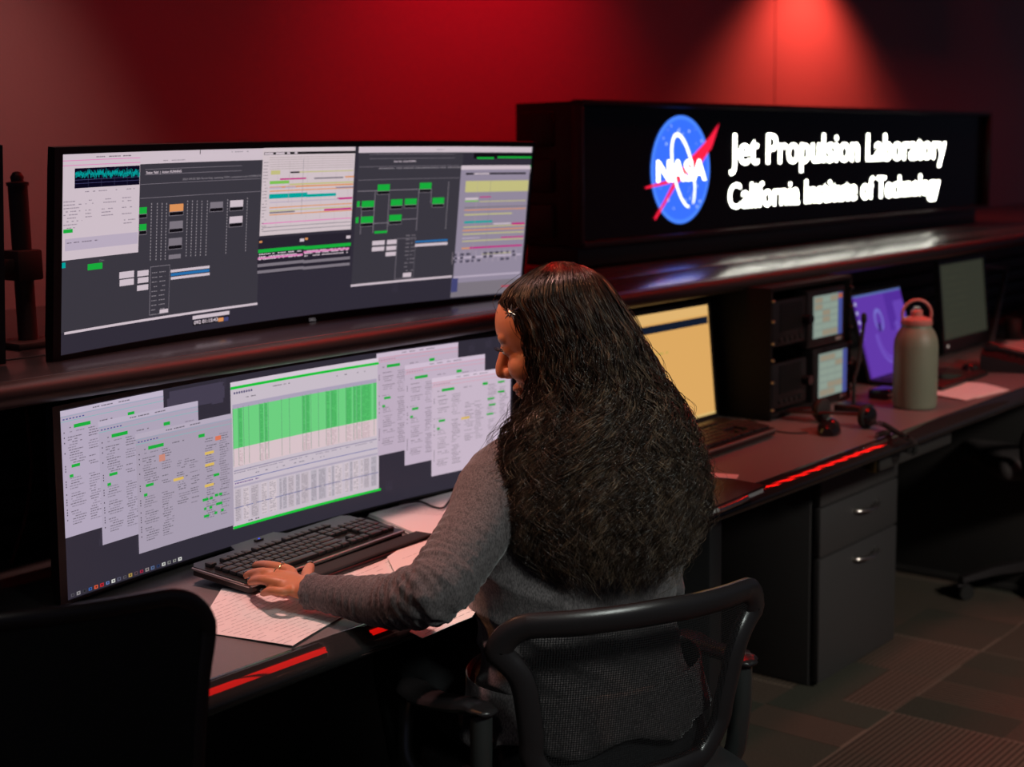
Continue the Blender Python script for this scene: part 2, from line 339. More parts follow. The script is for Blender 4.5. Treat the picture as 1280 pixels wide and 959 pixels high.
UPC = [(1,-626,-133.3,-141,169.4,'K'),(2,-617,-137.0,-140,-132.5,'W'),(2,-627,157,-141,170,'W'),(2,-448,148,-141,160,'W'),(2,-626,-8.6,-448,167.7,'W'),(3,-625,158.8,-448,160.0,'P'),(3,-625,150.7,-448,151.9,'P'),(3,-598,112.4,-449,146.0,'N'),(3,-622,38.1,-601,44.4,'G'),(3,-618,7.3,-450,28.0,'V'),(3,-566,-30.3,-532,-19.5,'G'),(2,-626,-21.2,-616,-11.8,'C'),(3,-436,137.8,-196,138.6,'S'),(3,-436,128.4,-196,129.3,'S'),(3,-447,111.8,-144,112.6,'S'),(3,-446,87.0,-144,87.9,'S'),('d',-418.7,-26.1,0,78.0,'W'),('d',-404.8,-27.3,0,77.3,'W'),('d',-393.2,-28.3,0,76.7,'W'),('d',-382.2,-29.2,0,76.1,'W'),('d',-330.5,-23.2,0,78.1,'W'),('d',-318.6,-24.2,0,77.5,'W'),('d',-306.6,-25.1,0,76.9,'W'),('d',-294.6,-26.1,0,76.4,'W'),('d',-280.7,-27.1,0,75.7,'W'),('d',-229.2,-26.2,0,75.7,'W'),('d',-177.8,-25.1,0,76.8,'W'),(4,-448,59.8,-430,71.6,'G'),(4,-448,52.8,-430,58.8,'k'),(3,-449,51.8,-429,59.8,'S'),(4,-447,30.1,-430,41.6,'G'),(4,-447,23.1,-430,29.1,'k'),(3,-448,22.1,-429,30.1,'S'),(4,-375,59.7,-341,73.0,'O'),(4,-375,52.7,-341,58.7,'k'),(3,-376,51.7,-340,59.7,'S'),(4,-374,28.8,-341,41.9,'S'),(4,-374,21.8,-341,27.8,'k'),(3,-375,20.8,-340,28.8,'S'),(4,-375,-2.2,-342,10.8,'S'),(4,-375,-9.2,-342,-3.2,'k'),(3,-376,-10.2,-341,-2.2,'S'),(4,-274,61.5,-241,72.1,'S'),(4,-274,54.5,-241,60.5,'k'),(3,-275,53.5,-240,61.5,'S'),(4,-223,60.5,-189,73.0,'W'),(4,-223,53.5,-189,59.5,'k'),(3,-224,52.5,-188,60.5,'S'),(4,-223,29.6,-189,42.1,'W'),(4,-223,22.6,-189,28.6,'k'),(3,-224,21.6,-188,29.6,'S'),(4,-374,-27.8,-344,-19.7,'S'),(3,-492,-52.6,-457,-40.7,'W'),(3,-491,-66.2,-457,-54.7,'W'),(3,-449,-52.8,-422,-42.5,'W'),(3,-448,-65.2,-422,-55.3,'W'),(3,-449,-79.0,-422,-68.9,'W'),(3,-393,-126.4,-372,-119.6,'W'),(3,-418,-127.5,-370,-37.6,'S'),(4,-417,-126.5,-371,-38.6,'K'),(5,-393,-126.4,-372,-119.6,'W'),(3,-368,-52.9,-270,-47.9,'W'),(3,-367,-59.6,-270,-54.6,'B'),(3,-367,-66.4,-269,-61.4,'W'),(3,-309,-148.1,-214,-141.1,'W'),(3,-308,-160.1,-214,-151.1,'k'),(4,-243,-159.8,-229,-152.4,'O'),(4,-228,-160.3,-216,-152.5,'b'),(3,-142,-0.1,110,169.8,'T'),(2,-141,157,110,171,'W'),(4,-139,157.4,111,162.4,'k'),(5,-138,158.0,-115,161.5,'W'),(5,-108,158.1,-85,161.6,'W'),(5,-78,158.2,-70,161.8,'W'),(5,-58,158.4,-50,161.9,'W'),(4,-119,118.8,-94,126.8,'Y'),(4,-67,120.5,-42,123.5,'k'),(4,-42,121.1,107,123.1,'Y'),(4,-94,107.8,-23,110.8,'M'),(4,-1,107.0,80,110.0,'S'),(4,85,108.1,110,111.1,'O'),(4,-121,100.4,-69,106.4,'E'),(4,-67,96.9,109,99.9,'Y'),(4,-121,92.4,109,95.4,'O'),(4,-121,91.2,-47,94.2,'V'),(4,61,86.6,110,89.6,'L'),(4,-120,85.5,110,87.5,'O'),(4,-121,71.8,-18,80.8,'C'),(4,-18,71.2,62,77.2,'C'),(4,66,63.3,109,67.3,'M'),(4,-119,63.3,110,65.3,'V'),(4,-119,53.0,109,55.0,'O'),(4,-118,46.6,110,48.6,'Y'),(4,-118,39.0,110,41.0,'O'),(4,31,41.6,108,45.6,'M'),(4,-118,42.8,-50,45.8,'S'),(4,-137,22.7,108,24.7,'P'),(4,-136,15.2,108,16.4,'S'),(4,-136,7.8,109,9.0,'S'),(4,-124,151.6,105,152.5,'t'),(4,-124,147.2,105,148.0,'t'),(4,-124,142.7,106,143.5,'t'),(4,-124,138.2,106,139.0,'t'),(4,-123,133.6,106,134.5,'t'),(4,-123,129.2,107,130.0,'t'),(5,-32.6,37.3,-31.8,149.7,'S'),(5,-69.6,61.5,-68.8,145.4,'t'),(2,-144,-77,-18,-5,'n'),(3,-32,-18,-20,-12,'W'),(3,-142,-13.7,-134,-10,'O'),(3,-144,-33.7,-18,-26.7,'G'),(3,-144,-61.7,-18,-55.7,'S'),(3,-144,-74.7,-18,-68.7,'S'),(3,-144,-46.7,-22,-42.7,'P'),('x',-142,-37.7,-26,2.2,'W'),('x',-142,-42.7,-26,2.2,'W'),('x',-142,-47.7,-26,2.2,'W'),(2,-20,-78,112,-6,'n'),(3,98,-19,110,-13,'W'),(3,-18,-15.2,-10,-11,'O'),(3,-20,-35.2,112,-28.2,'G'),(3,-20,-63.2,112,-57.2,'S'),(3,-20,-76.2,112,-70.2,'S'),(3,-20,-42.2,108,-38.2,'P'),('x',-18,-39.2,104,2.2,'W'),('x',-18,-44.2,104,2.2,'W'),('x',-18,-49.2,104,2.2,'W'),(1,121,-120.0,428,170.6,'K'),(2,118,158,650,171,'W'),(2,119,-122.8,420,-118.2,'W'),(3,151,153.9,402,154.7,'S'),(3,152,145.1,403,145.9,'S'),(3,124,128.5,418,129.3,'S'),(3,123,101.2,420,102.0,'S'),(4,180,77.8,215,91.4,'G'),(4,180,70.8,215,76.8,'k'),(3,179,69.8,216,77.8,'S'),(4,303,78.8,338,92.5,'G'),(4,303,71.8,338,77.8,'k'),(3,302,70.8,339,78.8,'S'),(4,137,44.7,172,58.0,'G'),(4,137,37.7,172,43.7,'k'),(3,136,36.7,173,44.7,'S'),(4,221,45.1,255,58.5,'G'),(4,221,38.1,255,44.1,'k'),(3,220,37.1,256,45.1,'S'),(4,262,46.0,297,58.9,'G'),(4,262,39.0,297,45.0,'k'),(3,261,38.0,298,46.0,'S'),(4,344,45.4,379,59.0,'G'),(4,344,38.4,379,44.4,'k'),(3,343,37.4,380,45.4,'S'),(4,137,11.3,172,24.9,'G'),(4,137,4.3,172,10.3,'k'),(3,136,3.3,173,11.3,'S'),(4,219,12.2,255,25.4,'G'),(4,219,5.2,255,11.2,'k'),(3,218,4.2,256,12.2,'S'),(4,123,46.1,131,57.9,'G'),(4,122,12.1,130,24.5,'G'),(4,178,-12.6,215,-7.6,'G'),(3,173.1,-11.1,174.8,77.8,'S'),(3,214.2,-12.0,215.8,78.9,'S'),(3,300.8,-11.6,302.4,79.6,'S'),(3,338.4,46.5,340.0,78.8,'S'),(3,136.8,-12.0,138.4,43.3,'S'),(3,123,77.8,299,79.4,'S'),(3,124,45.2,138,46.6,'S'),(3,257,13.8,302,15.3,'S'),(3,172,8.4,221,10.0,'S'),('d',389.8,-9.5,0,93.3,'W'),(3,174,-37.7,210,-28.3,'W'),(3,217,-37.9,245,-28.3,'W'),(3,174,-50.6,210,-41.6,'W'),(3,216,-50.9,245,-41.8,'W'),(3,215,-63.5,245,-54.7,'W'),(3,246,-115.5,302,-26.5,'S'),(4,247,-114.5,301,-27.5,'K'),(5,270,-112.8,295,-103.4,'W'),(3,297,-38.4,398,-34.4,'B'),(3,298,-47.2,399,-41.2,'W'),(3,460,144.3,651,156.3,'k'),(4,470,143.2,522,147.2,'G'),(4,533,144.8,650,148.8,'G'),(4,424,-136.2,637,128.8,'L'),(5,424,119.4,640,128.8,'W'),(6,439,108.3,625,112.3,'k'),(7,464,108.7,511,111.7,'W'),(5,441,69.0,636,94.2,'Y'),(6,487,56.2,522,58.8,'M'),(6,443,51.6,483,56.6,'W'),(6,443,47.5,484,50.5,'E'),(6,488,46.2,632,48.2,'Y'),(6,442,33.0,634,36.0,'S'),(6,442,27.8,634,29.8,'O'),(6,444,16.8,592,19.8,'Y'),(6,445,-1.2,532,3.8,'C'),(6,536,-6.4,591,-3.4,'W'),(6,594,-8.8,634,-3.8,'M'),(6,444,-11.0,635,-8.6,'Y'),(6,442,-18.5,634,-16.0,'O'),(6,443,-27.2,634,-24.6,'Y'),(6,563,-38.7,634,-35.7,'M'),(6,442,-36.1,496,-34.1,'V'),(6,443,-43.0,634,-40.6,'Y'),(6,443,-59.4,468,-56.4,'O'),(6,468,-59.7,632,-55.7,'M'),(6,508,-74.7,599,-72.7,'Y'),(6,420,-81.0,631,-77.0,'V'),(6,424,-125.0,632,-121.0,'V'),('g',422,-90,632,-65,'k'),(7,517.2,-71.7,518.0,94.4,'S'),(7,477.2,-70.1,478.0,94.9,'t'),(6,637,124.5,650,129.5,'G'),(6,638,111.7,651,116.7,'W'),(6,640,99.6,652,104.6,'k'),(6,641,85.0,654,90.0,'k'),(6,643,70.4,656,75.4,'G'),(6,644,59.4,657,64.4,'W'),(6,576,-154.0,605,-151.0,'R'),(5,420,-156.9,439,-124.1,'b'),(5,425,-156.6,435,-147.3,'W'),(3,420,-168.9,633,-124.1,'S')]
# ------------------------------------------------------------------ screens
PAL = {'K': (60, 57, 66), 'k': (16, 14, 20), 'W': (212, 196, 206), 'N': (8, 6, 30), 'G': (24, 176, 62), 'C': (0, 165, 160), 'S': (128, 120, 130),
       'V': (190, 176, 196), 'P': (228, 130, 190), 'O': (226, 150, 92), 'B': (38, 112, 176), 'b': (70, 72, 120), 'T': (214, 198, 204), 'Y': (200, 194, 132),
       'M': (196, 28, 130), 'E': (128, 196, 84), 'L': (150, 140, 160), 't': (176, 160, 160), 'n': (40, 36, 48), 'R': (206, 40, 70), 'w': (50, 46, 58)}
SCR = 0.92
def pal(c): return glow(PAL[c] if isinstance(c, str) else c, SCR, 0.35)
class Screen:
    """draws on a (curved) panel; coordinates in mm from the panel centre"""
    def __init__(s, R): s.R = R; s.mb = MB()
    def P(s, u, v, l):
        u /= 1000; v /= 1000; e = 0.00022*l
        if s.R is None: return (u, -e, v)
        a = u/s.R; r = s.R-e
        return (r*math.sin(a), -(s.R-r*math.cos(a)), v)
    def rect(s, l, u0, v0, u1, v1, c):
        if u1 < u0: u0, u1 = u1, u0
        if v1 < v0: v0, v1 = v1, v0
        n = 1 if s.R is None else max(1, int((u1-u0)/25)); vs = []; fs = []
        for i in range(n+1):
            u = u0+(u1-u0)*i/n; vs += [s.P(u, v0, l), s.P(u, v1, l)]
        for i in range(n): fs.append((2*i, 2*i+2, 2*i+3, 2*i+1))
        s.mb.add(vs, fs, pal(c))
    def text(s, l, u, v, txt, h, c, bold=0.0, sx=1.0, wid=None):
        vs, fs = text_shape(txt, bold)
        if wid: sx = wid/(max(p[0] for p in vs)*h)
        s.mb.add([s.P(u+p[0]*h*sx, v+p[1]*h, l) for p in vs], fs, pal(c))
    def dashes(s, l, u, v, w, h, c, rnd, fill=0.8):
        """a line of tiny writing: words too small to read"""
        x = u
        while x < u+w:
            k = rnd.uniform(2.0, 7.0)
            if rnd.random() < fill: s.rect(l, x, v, min(x+k, u+w), v+h, c)
            x += k+1.1
def curve_pt(u, v, y, R):
    """u,v in m on the panel, y behind it"""
    if R is None: return (u, y, v)
    a = u/R; r = R+y
    return (r*math.sin(a), -(R-r*math.cos(a)), v)
def monitor(name, label, loc, yaw, tilt, R, W, H, base_z, base_y, scr, draw, bez=0.007, chin=0.0, thick=0.030, group=None, logo=None, cat='monitor', neck=True, grp=None, bm=None, offx=0.0):
    """W,H overall; scr=(u0,v0,u1,v1) lit area in mm; root at the stand's foot"""
    bm = bm or BLK
    c = Vector(loc); root = thing(name, label, cat, (c.x, c.y+base_y, base_z), yaw, grp)
    X = Matrix.Translation(Vector((0, -base_y, c.z-base_z))) @ RX(tilt)
    n = 1 if R is None else 28
    def ring(u, y0, y1, v0, v1): return [curve_pt(u, v0, y0, R), curve_pt(u, v1, y0, R), curve_pt(u, v1, y1, R), curve_pt(u, v0, y1, R)]
    b = MB(); b.xf = X
    hw, hh = W/2, H/2
    # back shell, tapering towards the edges
    rings = []
    us = [-hw+W*i/n for i in range(n+1)]
    sec = lambda u, k: [curve_pt(u, -hh-chin, 0.001, R), curve_pt(u, hh, 0.001, R), curve_pt(u, hh, 0.012, R), curve_pt(u, hh*0.8, 0.012+thick*k, R), curve_pt(u, -hh*0.75, 0.014+thick*k, R), curve_pt(u, -hh-chin, 0.013, R)]
    for u in us:
        t = abs(u)/hw; rings.append(sec(u, 1.0 if t < 0.7 else max(0.05, (1-t)/0.3)))
    b.loft(rings, bm); b.sm = [False]*len(b.sm)
    b.build('housing', root)
    # bezel frame (four strips)
    b = MB(); b.xf = X; u0, v0, u1, v1 = [q/1000 for q in scr]
    def strip(ua, ub, va, vb, nn):
        rg = []
        for i in range(nn+1): rg.append(ring(ua+(ub-ua)*i/nn, -0.0035, 0.003, va, vb))
        b.loft(rg, bm)
    strip(-hw, hw, v1, hh, n); strip(-hw, hw, -hh-chin, v0, n); strip(-hw, u0, v0, v1, 1); strip(u1, hw, v0, v1, 1)
    b.sm = [False]*len(b.sm)
    bez_o = b.build('bezel', root)
    S = Screen(R); S.mb.xf = X; draw(S); S.mb.build('screen', root, norm=False)
    if logo:
        S = Screen(R); S.mb.xf = X @ TR((0, -0.0036, 0)); logo(S); S.mb.build('logo', bez_o, norm=False)
    # stand
    if neck:
        nb = MB(); y = 0.035+thick*0.5
        nb.tube([(0, -base_y+0.03+thick, c.z-base_z-0.02), (0, -base_y+0.05+thick, max(0.03, (c.z-base_z)*0.45)), (0, max(0.0, -base_y+0.05+thick), 0.014)], 0.022, bm, 12, flat=0.6)
        nb.build('stand_neck', root)
        nb = MB(); nb.box((0, max(0.0, -base_y+0.05+thick), 0.007), (min(0.34, W*0.5), 0.2, 0.013), bm, 0.006, 3); nb.build('stand_base', root)
    return root

def wallpaper(S, u0, v0, u1, v1):
    S.rect(0, u0, v0, u1, v1, 'w')
    rnd = random.Random(5)
    # large tone-on-tone facets with fine trace lines
    for k in range(26):
        x = rnd.uniform(u0+60, u1-60); y = rnd.uniform(v0+10, v1-10)
        for j in range(6):
            S.rect(0.4, x+j*3, y, x+j*3+0.8, min(v1, y+rnd.uniform(8, 24)), (66, 60, 76))
def draw_upper(S):
    rnd = random.Random(11)
    wallpaper(S, -627, -172, 641, 171)
    for e in UPC:
        if e[0] == 'd':
            u, v0, _, v1, c = e[1:]; v = v1
            while v > v0: S.rect(3, u-0.9, v-3.2, u+0.9, v, (150, 142, 150)); v -= 5.6
        elif e[0] == 'x':
            S.dashes(5, e[1], e[2], e[3]-e[1], e[4], e[5], rnd)
        elif e[0] == 'g':
            for i in range(11):
                for j in range(3):
                    if rnd.random() < 0.75: S.rect(7, e[1]+i*18, e[2]+j*8, e[1]+i*18+rnd.uniform(5, 15), e[2]+j*8+5, (72, 66, 84))
            for i in range(12): S.rect(7.2, e[1]-6+i*18, e[2]-2, e[1]-5.4+i*18, e[2]+25, 'W')
        else:
            l, u0, v0, u1, v1, c = e
            u0, u1 = max(-627, u0), min(639, u1)
            if u1-u0 < 0.3: continue
            S.rect(l, u0, v0, u1, v1, c)
    # cyan noise plot
    vs = []; x = -597
    while x < -449.5:
        v = 133+2.5*math.sin(x*0.02)+rnd.uniform(-4, 4)
        S.rect(5, x, v-rnd.uniform(2, 5.5), x+0.9, v+rnd.uniform(2, 5.5), (0, 160, 158)); x += 1.0
    for k in range(1, 5): S.rect(4, -598+k*30, 113, -597.4+k*30, 146, (60, 60, 90))
    for v in (120, 126): S.rect(4, -598, v, -449, v+0.7, (70, 70, 110))
    # small writing in the plot window
    for r in range(9):
        for cx, w in ((-622, 42), (-573, 20), (-536, 34), (-489, 34)):
            if r in (2, 6) and cx > -600: continue
            if rnd.random() < 0.85: S.dashes(3, cx, 90-r*5.6, w*rnd.uniform(0.6, 1), 1.6, (150, 136, 150), rnd)
    S.dashes(3, -590, 105, 130, 1.6, (150, 136, 150), rnd, 0.35)
    S.dashes(4, -614, 20, 70, 1.6, (120, 108, 124), rnd); S.text(4, -540, -17, 'Close', 5, 'S')
    S.text(5, -434, 130.4, 'Status: Valid  |  Action: RUNNING', 6.6, 'W', 0.02, 0.92)
    S.text(5, -345, 116, '2021-04-02 SSA Recording, updating TDM, completed with COMPLETE', 5.2, (150, 142, 150), wid=200)
    S.text(5, 222, 137.6, 'Status: Valid  |  Action: RUNNING', 5.4, 'W', 0.02, 0.85)
    S.dashes(5, 180, 124, 245, 1.8, (150, 142, 150), rnd)
    S.dashes(3, -560, 163, 90, 2, (130, 118, 128), rnd, 0.6); S.dashes(3, -400, 152, 60, 1.8, (160, 148, 158), rnd, 0.6)
    S.dashes(3, -230, 164, 50, 1.8, (160, 148, 158), rnd, 0.6); S.dashes(3, 330, 163, 40, 1.8, (160, 148, 158), rnd, 0.6)
    S.rect(6, 116, 157, 119, 171, 'k'); S.rect(6, -304.5, 162, -303, 170, 'k')
    for cx in (-418, 262):
        for r in range(9):
            for dx in (0, 20): pass
    for r in range(10):
        S.dashes(5, -414, -50-r*8.6, 13, 1.5, (140, 132, 140), rnd); S.dashes(5, -396, -50-r*8.6, 15, 1.5, (140, 132, 140), rnd)
        S.dashes(5, 272, -22-r*8.6, 11, 1.5, (140, 132, 140), rnd); S.dashes(5, 288, -22-r*8.6, 12, 1.5, (140, 132, 140), rnd)
    # timeline row labels and vertical hairlines
    for r in range(22): S.dashes(5, -139, 142-r*6.2, 12, 1.2, (130, 118, 126), rnd)
    for x in (-100, -60, -20, 20, 60, 95): S.rect(3.5, x, 16, x+0.4, 150, (176, 162, 168))
    # clock window
    S.text(6, -306, -157.6, '092 01:15:43', 9.5, 'W', 0.03, wid=62)
    # dock of wallpaper circuit dots
    for k in range(26): S.rect(1.2, 300+rnd.uniform(-60, 100), -165+rnd.uniform(0, 34), 0, 0, 'w') if False else None
def doc_window(S, l, u, v, seed, tint, right=False):
    """a page of telemetry: 228 x 213 mm, u,v its upper left corner"""
    rnd = random.Random(seed)
    S.rect(l, u, v-212, u+228, v, tint)
    S.rect(l+.4, u, v-9, u+228, v, tuple(min(255, c+14) for c in tint))
    dk = tuple(int(c*0.68) for c in tint); md = tuple(int(c*0.8) for c in tint)
    S.dashes(l+1, u+70, v-6, 90, 2, dk, rnd, 0.7)
    S.rect(l+1, u, v-11, u+228, v-10, (150, 170, 190) if not right else (226, 150, 170)); S.rect(l+1, u, v-19, u+228, v-18.2, (120, 190, 190) if not right else (226, 150, 170))
    for k in range(7): S.rect(l+1, u+5+k*7, v-16, u+9+k*7, v-14, (80, 90, 150) if not right else (190, 120, 140))
    S.rect(l+1, u+28, v-32, u+64, v-26, 'G'); S.rect(l+1, u+146, v-32, u+161, v-26, 'G')
    S.dashes(l+1, u+8, v-31, 14, 2, dk, rnd); S.dashes(l+1, u+84, v-31, 18, 2, dk, rnd); S.dashes(l+1, u+108, v-31, 6, 2, dk, rnd)
    S.rect(l+1, u+20, v-97, u+38, v-92, 'G'); S.rect(l+1, u+15, v-113, u+23, v-108, 'G')
    for cx, w, va, vb in ((14, 34, -38, -196), (56, 26, -38, -196), (92, 28, -66, -150), (122, 24, -66, -150), (160, 26, -34, -188), (194, 24, -34, -188)):
        y = va
        while y > vb:
            skip = rnd.random() < 0.16
            if not skip and not (cx == 14 and -114 < y < -90):
                S.dashes(l+1, u+cx+rnd.uniform(0, 5), v+y, w*rnd.uniform(0.5, 1.0), 1.7, dk if rnd.random() < 0.6 else md, rnd, 0.9)
            if cx == 14 and rnd.random() < 0.35: S.rect(l+1, u+6, v+y, u+8, v+y+2.2, (60, 52, 66))
            y -= 4.3
    return rnd
def draw_lower(S):
    wallpaper(S, -575, -163, 584, 158)
    for k in range(40):
        rnd = random.Random(k); S.rect(0.6, -340+rnd.uniform(0, 140), 128+rnd.uniform(-16, 22), -336+rnd.uniform(0, 140), 128.6+rnd.uniform(-16, 22), (70, 64, 82))
    for i, (u, v, t) in enumerate(((-575, 155.5, (184, 172, 194)), (-495, 124.5, (178, 167, 188)), (-414.6, 89, (172, 161, 180)))):
        doc_window(S, 2+3*i, u, v, 3, t)
    u, v, l = -414.6, 89, 9
    for dx, dy, w in ((84, -96, 24), (160, -62, 22), (160, -84, 22), (158, -122, 22)): S.rect(l+1, u+dx, v+dy-4, u+dx+w, v+dy+1, (226, 190, 96))
    S.rect(l+1, u+186, v-44, u+200, v-36, (224, 120, 90)); S.rect(l+1, u+52, v-58, u+66, v-46, (206, 140, 124))
    S.rect(l+1, u+180, v-110, u+194, v-105, 'G')
    for dx, dy, w in ((152, -146, 14), (169, -146, 8), (182, -143, 8), (192, -143, 8), (155, -163, 6), (168, -163, 7), (184, -160, 16), (154, -177, 13), (180, -176, 7), (196, -174, 7)): S.rect(l+1, u+dx, v+dy-5, u+dx+w, v+dy, 'G')
    for i, (u, v, t) in enumerate(((191.5, 155, (196, 178, 198)), (268.5, 122, (200, 182, 202)), (344, 86, (206, 188, 206)))):
        doc_window(S, 2+3*i, u, v, 4, t, True)
    S.rect(12, 344+84, 86-100, 344+108, 86-95, (226, 190, 96))
    for dx, dy in ((190, -28), (160, -62), (164, -76), (190, -50), (158, -96)): S.rect(12, 344+dx, 86+dy-4, min(582, 344+dx+20), 86+dy, 'G')
    # centre spreadsheet
    S.rect(2, -187.5, -131, 197, 146, (206, 194, 206))
    S.rect(3, -187.5, 138, 197, 146, (220, 206, 220)); S.rect(4, -187.5, 132.5, 197, 137.5, (22, 200, 60)); S.rect(4, -187.5, -131, 202, -126, (22, 200, 60))
    rnd = random.Random(8)
    for k in range(8): S.rect(4, -180+k*6, 123, -176+k*6, 127, (90, 84, 120))
    S.dashes(4, -90, 124, 60, 2, 'S', rnd, 0.5); S.dashes(4, 60, 122, 100, 2, 'S', rnd, 0.3); S.dashes(4, -150, 113, 26, 2, 'S', rnd)
    S.rect(4, -184, 96, 191, 104, (176, 166, 190))
    S.rect(4, -184, 21, 191, 96, (112, 214, 132))
    S.rect(4, -184, -14, 191, 21, (222, 200, 206))
    x = -184
    while x < 190:
        w = rnd.choice((9, 13, 20, 27, 34)); dark = rnd.random() < 0.5
        if dark: S.rect(5, x, 22, min(x+w*0.8, 190), 96, (86, 196, 108))
        S.rect(6, x, -12, x+0.9, 98, (96, 140, 116)); 
        if dark:
            for r in range(24): S.dashes(6.5, x+2, 92-r*3.0, w*0.6, 1.2, (66, 166, 92), rnd) if x+w < 190 else None
            for r in range(11): S.dashes(6.5, x+2, 17-r*3.0, w*0.6, 1.2, (190, 160, 168), rnd) if x+w < 190 else None
        x += w
    S.rect(5, -184, -22, 191, -20, (150, 142, 168)); S.dashes(6, -184, -26, 370, 1.6, (150, 140, 160), rnd, 0.6)
    S.dashes(6, -130, -34, 200, 2, (140, 134, 150), rnd, 0.25); S.rect(5, -184, -41, 193, -39.6, (104, 112, 170)); S.dashes(6, -182, -46, 60, 2, (120, 90, 150), rnd)
    S.rect(5, -184, -54, 193, -50, (180, 170, 190))
    S.rect(5, -184, -92, 195, -90.6, (96, 104, 160))
    x = -182
    while x < 185:
        w = rnd.choice((9, 14, 20, 26)); tint = rnd.choice(((196, 184, 194), (214, 200, 208), (186, 178, 190)))
        S.rect(5, x, -118, x+w*0.75, -56, tint)
        for r in range(19): S.dashes(6, x+1, -60-r*3.1, w*0.6, 1.2, (150, 140, 152), rnd)
        x += w
    S.dashes(5, -150, -123, 60, 2, (60, 60, 70), rnd, 0.4)
    # dock
    cols = [(90, 86, 96), (150, 146, 150), (60, 58, 66), (60, 100, 170), (220, 90, 60), (190, 40, 50), (110, 130, 190), (210, 210, 205), (90, 90, 110), (90, 86, 96), (180, 150, 80), (90, 70, 80), (170, 40, 70), (150, 140, 140), (90, 110, 150), (44, 60, 100), (205, 205, 200), (120, 120, 120), (150, 150, 146), (225, 225, 220)]
    for k, c in enumerate(cols):
        x = -564+k*12.9; s_ = 6.2 if k % 3 else 5.2
        S.rect(2, x-s_/2-1, -156-s_/2, x+s_/2+1, -156+s_/2, c)
        S.rect(3, x-1.5, -157.4, x+1.8, -154.2, tuple(int(q*0.45) for q in c))
up = monitor('ultrawide_monitor', 'curved ultrawide monitor on the raised shelf, showing grey flow diagram windows', (2.0655, 2.2252, 1.322), .0091, .1268, 4.0, 1.29, .365, 1.1365, 0.22,
             (-627, -172, 640, 171), draw_upper, chin=0.004, logo=lambda S: S.text(1, 2, -184.4, 'DELL', 8.5, (110, 104, 108), 0.03))
lo = monitor('ultrawide_monitor', 'curved ultrawide monitor on the desk under the shelf, with a green spreadsheet', (1.9176, 2.1045, .9231), 0, .0404, 3.66, 1.186, .332, DZ, 0.16,
             (-577, -162, 578, 158), draw_lower, thick=0.024)
# ------------------------------------------------------------------ illuminated sign on the shelf
SGN = mat('black_sign_metal', (0.014, 0.012, 0.013), 0.36, bump=0.15, bscale=300)
sx0, sx1, sy0, sy1 = 3.34, 6.285, 2.5, 2.74
sign = thing('illuminated_sign', 'long black lightbox sign with glowing lettering and round blue emblem, on the shelf', 'sign', (4.8, 2.62, 1.1365), 0)
T = TR((-4.8, -2.62, -1.1365)) @ TR((4.8, 0, 1.4)) @ RY(0.0035) @ TR((-4.8, 0, -1.4))
b = MB(); b.xf = T
b.box(((sx0+sx1)/2, 2.63, 1.403), (sx1-sx0-0.02, 0.21, 0.405), SGN, 0.004)
b.build('housing', sign)
b = MB(); b.xf = T
fr = 0.016
for z in (1.609-fr/2, 1.197+fr/2): b.box(((sx0+sx1)/2, 2.51, z), (sx1-sx0, 0.034, fr), SGN, 0.003)
for x in (sx0+fr/2, sx1-fr/2): b.box((x, 2.51, 1.403), (fr, 0.034, 0.41), SGN, 0.003)
b.build('frame', sign)
b = MB(); b.xf = T
b.box(((sx0+sx1)/2, 2.523, 1.403), (sx1-sx0-0.02, 0.004, 0.39), mat('black_acrylic', (0.006, 0.006, 0.007), 0.2, spec=0.25))
face = b.build('face_panel', sign)
b = MB(); b.xf = T
b.box(((sx0+sx1)/2, 2.63, 1.170), (sx1-sx0-0.08, 0.19, 0.062), SGN, 0.003)
b.build('plinth', sign)
for z in (1.27, 1.40, 1.53):
    b = MB(); b.xf = T
    b.box((sx0+0.004, 2.655, z), (0.02, 0.12, 0.095), SGN, 0.005)
    b.build('side_vent', sign)
def sign_text(txt, x0, x1, z, cap, col, s, bold, parent, name, mono=0.0, y=2.5195):
    vs, fs = text_shape(txt, bold); w = max(p[0] for p in vs); mn = min(p[0] for p in vs)
    cv, _ = text_shape('L', bold); ch = max(p[1] for p in cv)
    m_ = glow(col, s, 0.5); k = (x1-x0)/(w-mn); P = [(x0+(p[0]-mn)*k, y, z+p[1]*cap/ch) for p in vs]
    # one object per word: the faces between two wide gaps
    F = sorted((min(P[i][0] for i in f), max(P[i][0] for i in f), f) for f in fs); words = []; hi = -1e9
    for lo_, h_, f in F:
        if lo_ > hi+0.20*cap: words.append([])
        words[-1].append(f); hi = max(hi, h_)
    for wds in words:
        used = sorted({i for f in wds for i in f}); ix = {i: j for j, i in enumerate(used)}
        b = MB(); b.xf = T; b.add([P[i] for i in used], [[ix[i] for i in f] for f in wds], m_); b.build(name, parent, norm=False)
sign_text('Jet Propulsion Laboratory', 4.178, 5.868, 1.4175, 0.098, (255, 255, 240), 9.5, 0.002, face, 'lettering')
sign_text('California Institute of Technology', 4.172, 5.818, 1.276, 0.080, (255, 255, 240), 9.5, 0.002, face, 'lettering')
